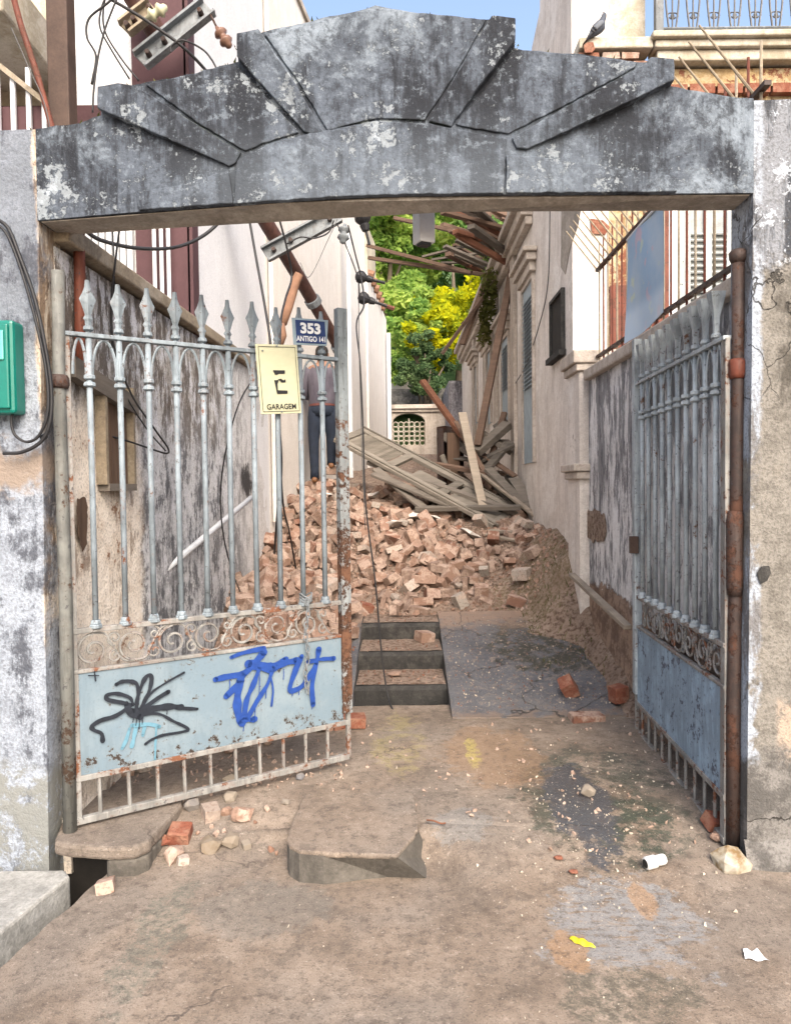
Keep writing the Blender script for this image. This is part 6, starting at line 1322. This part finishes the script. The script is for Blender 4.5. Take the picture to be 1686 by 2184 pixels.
# ================================================================== pigeon
c0 = P(1248, 88, 6.0); c1 = P(1285, 45, 6.0); ax = (c1-c0); Lp = ax.length/.245; ax.normalize()
pg = thing('pigeon', P(1262, 90, 6.0), 'grey pigeon with dark wing bars perched on the broken ledge of the yellow house', 'pigeon')
sd = V((0, 1, 0)); upv = ax.cross(sd).normalized()
if upv.x > 0: upv = -upv
def PR(t, ofs, rw, rh, n=12): c_ = c0+ax*(t*Lp)+upv*(ofs*Lp); return [c_+sd*(rw*Lp*math.cos(a))+upv*(rh*Lp*math.sin(a)) for a in [i*2*math.pi/n for i in range(n)]]
slate = plain('slate_feathers', (.055, .065, .085), .7, .3, 30); dark = plain('dark_feathers', (.014, .015, .02), .6, .3, 30); pale = plain('pale_grey_feathers', (.12, .135, .16), .7, .2, 30)
b = MB(); b.loft([PR(-.005, 0, .012, .006), PR(.03, 0, .024, .010), PR(.07, .0, .030, .022), PR(.11, -.004, .046, .042), PR(.16, -.008, .056, .054), PR(.20, -.010, .052, .052), PR(.235, .0, .036, .036), PR(.262, .012, .027, .027), PR(.285, .022, .026, .027), PR(.305, .028, .018, .019), PR(.315, .03, .006, .006)]); b.build('body', slate, pg, smooth=True)
for s in (-1, 1):
    b = MB(); b.loft([[c0+ax*(t*Lp)+upv*((o_+.8*h_*math.sin(a))*Lp)+sd*(s*(w_+.010*math.cos(a))*Lp) for a in [i*math.pi/4 for i in range(8)]] for t, o_, w_, h_ in ((.03, .006, .020, .010), (.08, .006, .036, .022), (.14, .0, .052, .034), (.19, -.006, .054, .032), (.215, -.008, .046, .016))]); wg = b.build('wing', pale, pg, smooth=True)
    for t in (.085, .11):
        b = MB(); b.beam(c0+ax*(t*Lp)+upv*(.028*Lp)+sd*(s*(.042+.25*(t-.085))*Lp+s*.007), c0+ax*(t*Lp)-upv*(.018*Lp)+sd*(s*(.047+.25*(t-.085))*Lp+s*.007), .010, .008); b.build('wing_bar', dark, wg)
b = MB(); b.loft([PR(-.035, .0, .022, .004), PR(.0, .0, .024, .005), PR(.05, .002, .022, .008)]); b.build('tail', dark, pg, smooth=True)
hc = c0+ax*(.30*Lp)+upv*(.03*Lp); b = MB(); b.tube([hc, hc+(ax*.5+V((-.6, 0, .2)))*.03, hc+(ax*.5+V((-.6, 0, .05)))*.045], [.007, .005, .001], 6); b.build('beak', dark, pg)
for s in (-1, 1):
    b = MB(); q0 = c0+ax*(.11*Lp)-upv*(.03*Lp)+sd*(s*.02); b.tube([q0, V((q0.x-.005, q0.y, zl_+.002))], .005, 5); b.build('leg', MT['brick_red'], pg)
b = MB(); v_, f_ = hull([P(u, v, y) for u, v in ((1244, 96), (1252, 90), (1264, 90), (1268, 104), (1262, 112), (1246, 112)) for y in (5.98, 6.1)]); b.add(v_, f_); tag(b.build('brick', MT['brick_red']), 'single red brick stub on the ledge below the pigeon', 'brick')

# ================================================================== trees
def tree(base, top, crown, lm, label, nleaf, leaf, seed, name='tree', lean=0):
    rr = random.Random(seed); t = thing(name, base, label, 'tree')
    b = MB(); b.tube([base, base.lerp(top, .4)+V((rr.uniform(-.2, .2), 0, 0)), base.lerp(top, .75), top], [.16, .13, .09, .03], 8)
    cl = []
    for c_, r_ in crown:
        st_ = base.lerp(top, rr.uniform(.35, .7)); b.tube([st_, st_.lerp(c_, .5)+V((0, 0, .2)), c_], [.07, .045, .015], 6)
        for j in range(9):
            q = V((rr.gauss(0, .55), rr.gauss(0, .55), rr.gauss(0, .5)))*r_; cl.append((c_+q, r_*rr.uniform(.28, .5)))
    b.build('trunk', MT['bark'], t, smooth=True)
    b = MB(); per = nleaf//len(cl)
    for c_, r_ in cl: leaves(b, c_, r_, r_, r_*.75, per, leaf, rr)
    b.build('crown', MT[lm], t, fix=False); return t
tree(V((-.6, 27, 4)), V((-.2, 27, 11)), [(V((-1.4, 27, 8.4)), 1.5), (V((.3, 27.4, 9.6)), 1.6), (V((-.3, 26.6, 7.0)), 1.3), (V((-.8, 27, 11)), 1.5), (V((.9, 27, 11.4)), 1.4), (V((.6, 26.6, 8.0)), 1.1), (V((-2.6, 27, 9.6)), 1.6)], 'leaf_lime', 'tall light green tree beyond the alley end, left', 24000, .15, 1)
tree(V((2.0, 26, 4)), V((1.9, 26, 9.4)), [(V((1.7, 25.6, 7.3)), 1.0), (V((2.2, 25.8, 8.4)), 1.0), (V((1.3, 25.6, 6.1)), .9), (V((2.6, 26, 6.5)), 1.1), (V((3.0, 26, 8.0)), 1.0), (V((1.5, 24.6, 6.5)), .8), (V((1.2, 24.6, 7.4)), .6), (V((1.9, 24.6, 7.4)), .8), (V((1.0, 22.6, 6.1)), .55), (V((1.45, 22.6, 5.7)), .5), (V((1.35, 22.6, 6.6)), .55)], 'leaf_yellow', 'bright yellow-leaved tree glowing in the sun beyond the alley end', 11000, .14, 2)
tree(V((3.6, 29, 4)), V((3.4, 29, 12)), [(V((2.4, 29, 11)), 1.6), (V((3.8, 29, 10)), 1.7), (V((4.4, 29, 12)), 1.5), (V((1.9, 29.2, 12.4)), 1.4), (V((5.2, 29, 9)), 1.7)], 'leaf_green', 'tall green tree behind the broken rafters', 16000, .14, 3)
tree(V((.7, 20.4, 2.2)), V((.75, 20.4, 4.6)), [(V((.35, 20.3, 4.6)), .50), (V((.85, 20.2, 4.75)), .55), (V((1.25, 20.3, 4.9)), .5), (V((.7, 20.3, 5.2)), .45), (V((.95, 20.3, 4.2)), .4)], 'leaf_dark', 'small dark green bushy tree over the garden wall', 9000, .055, 4)
tree(V((.6, 23.2, 3.0)), V((.5, 23.2, 6.6)), [(V((.2, 23.1, 6.3)), .8), (V((.9, 23.1, 5.9)), .8), (V((-.4, 23.2, 5.7)), .8), (V((.6, 23.2, 6.8)), .7)], 'leaf_lime', 'pale yellow-green tree in front of the tall light green one', 9000, .09, 5)
for i, (x, y, z, s) in enumerate(((-7, 32, 6, 2.3), (-4.5, 33, 7, 2.2), (8, 31, 6, 2.2), (11.5, 33, 7, 2.4), (1, 36, 8, 2.4), (5.5, 36, 8, 2.4))):
    tree(V((x, y, z-1)), V((x, y, z+6)), [(V((x+dx*s*.6, y, z+3+dz)), s) for dx, dz in ((-1, 0), (1, .5), (0, 2.6), (-.6, 3.6), (.8, 3.4))], 'leaf_green', ['green hillside tree at far left', 'second green hillside tree from far left', 'second green hillside tree from far right', 'green hillside tree at far right', 'dense hillside tree high behind the lamp box', 'dense hillside tree high behind the rafters'][i], 9000, .2, 30+i)
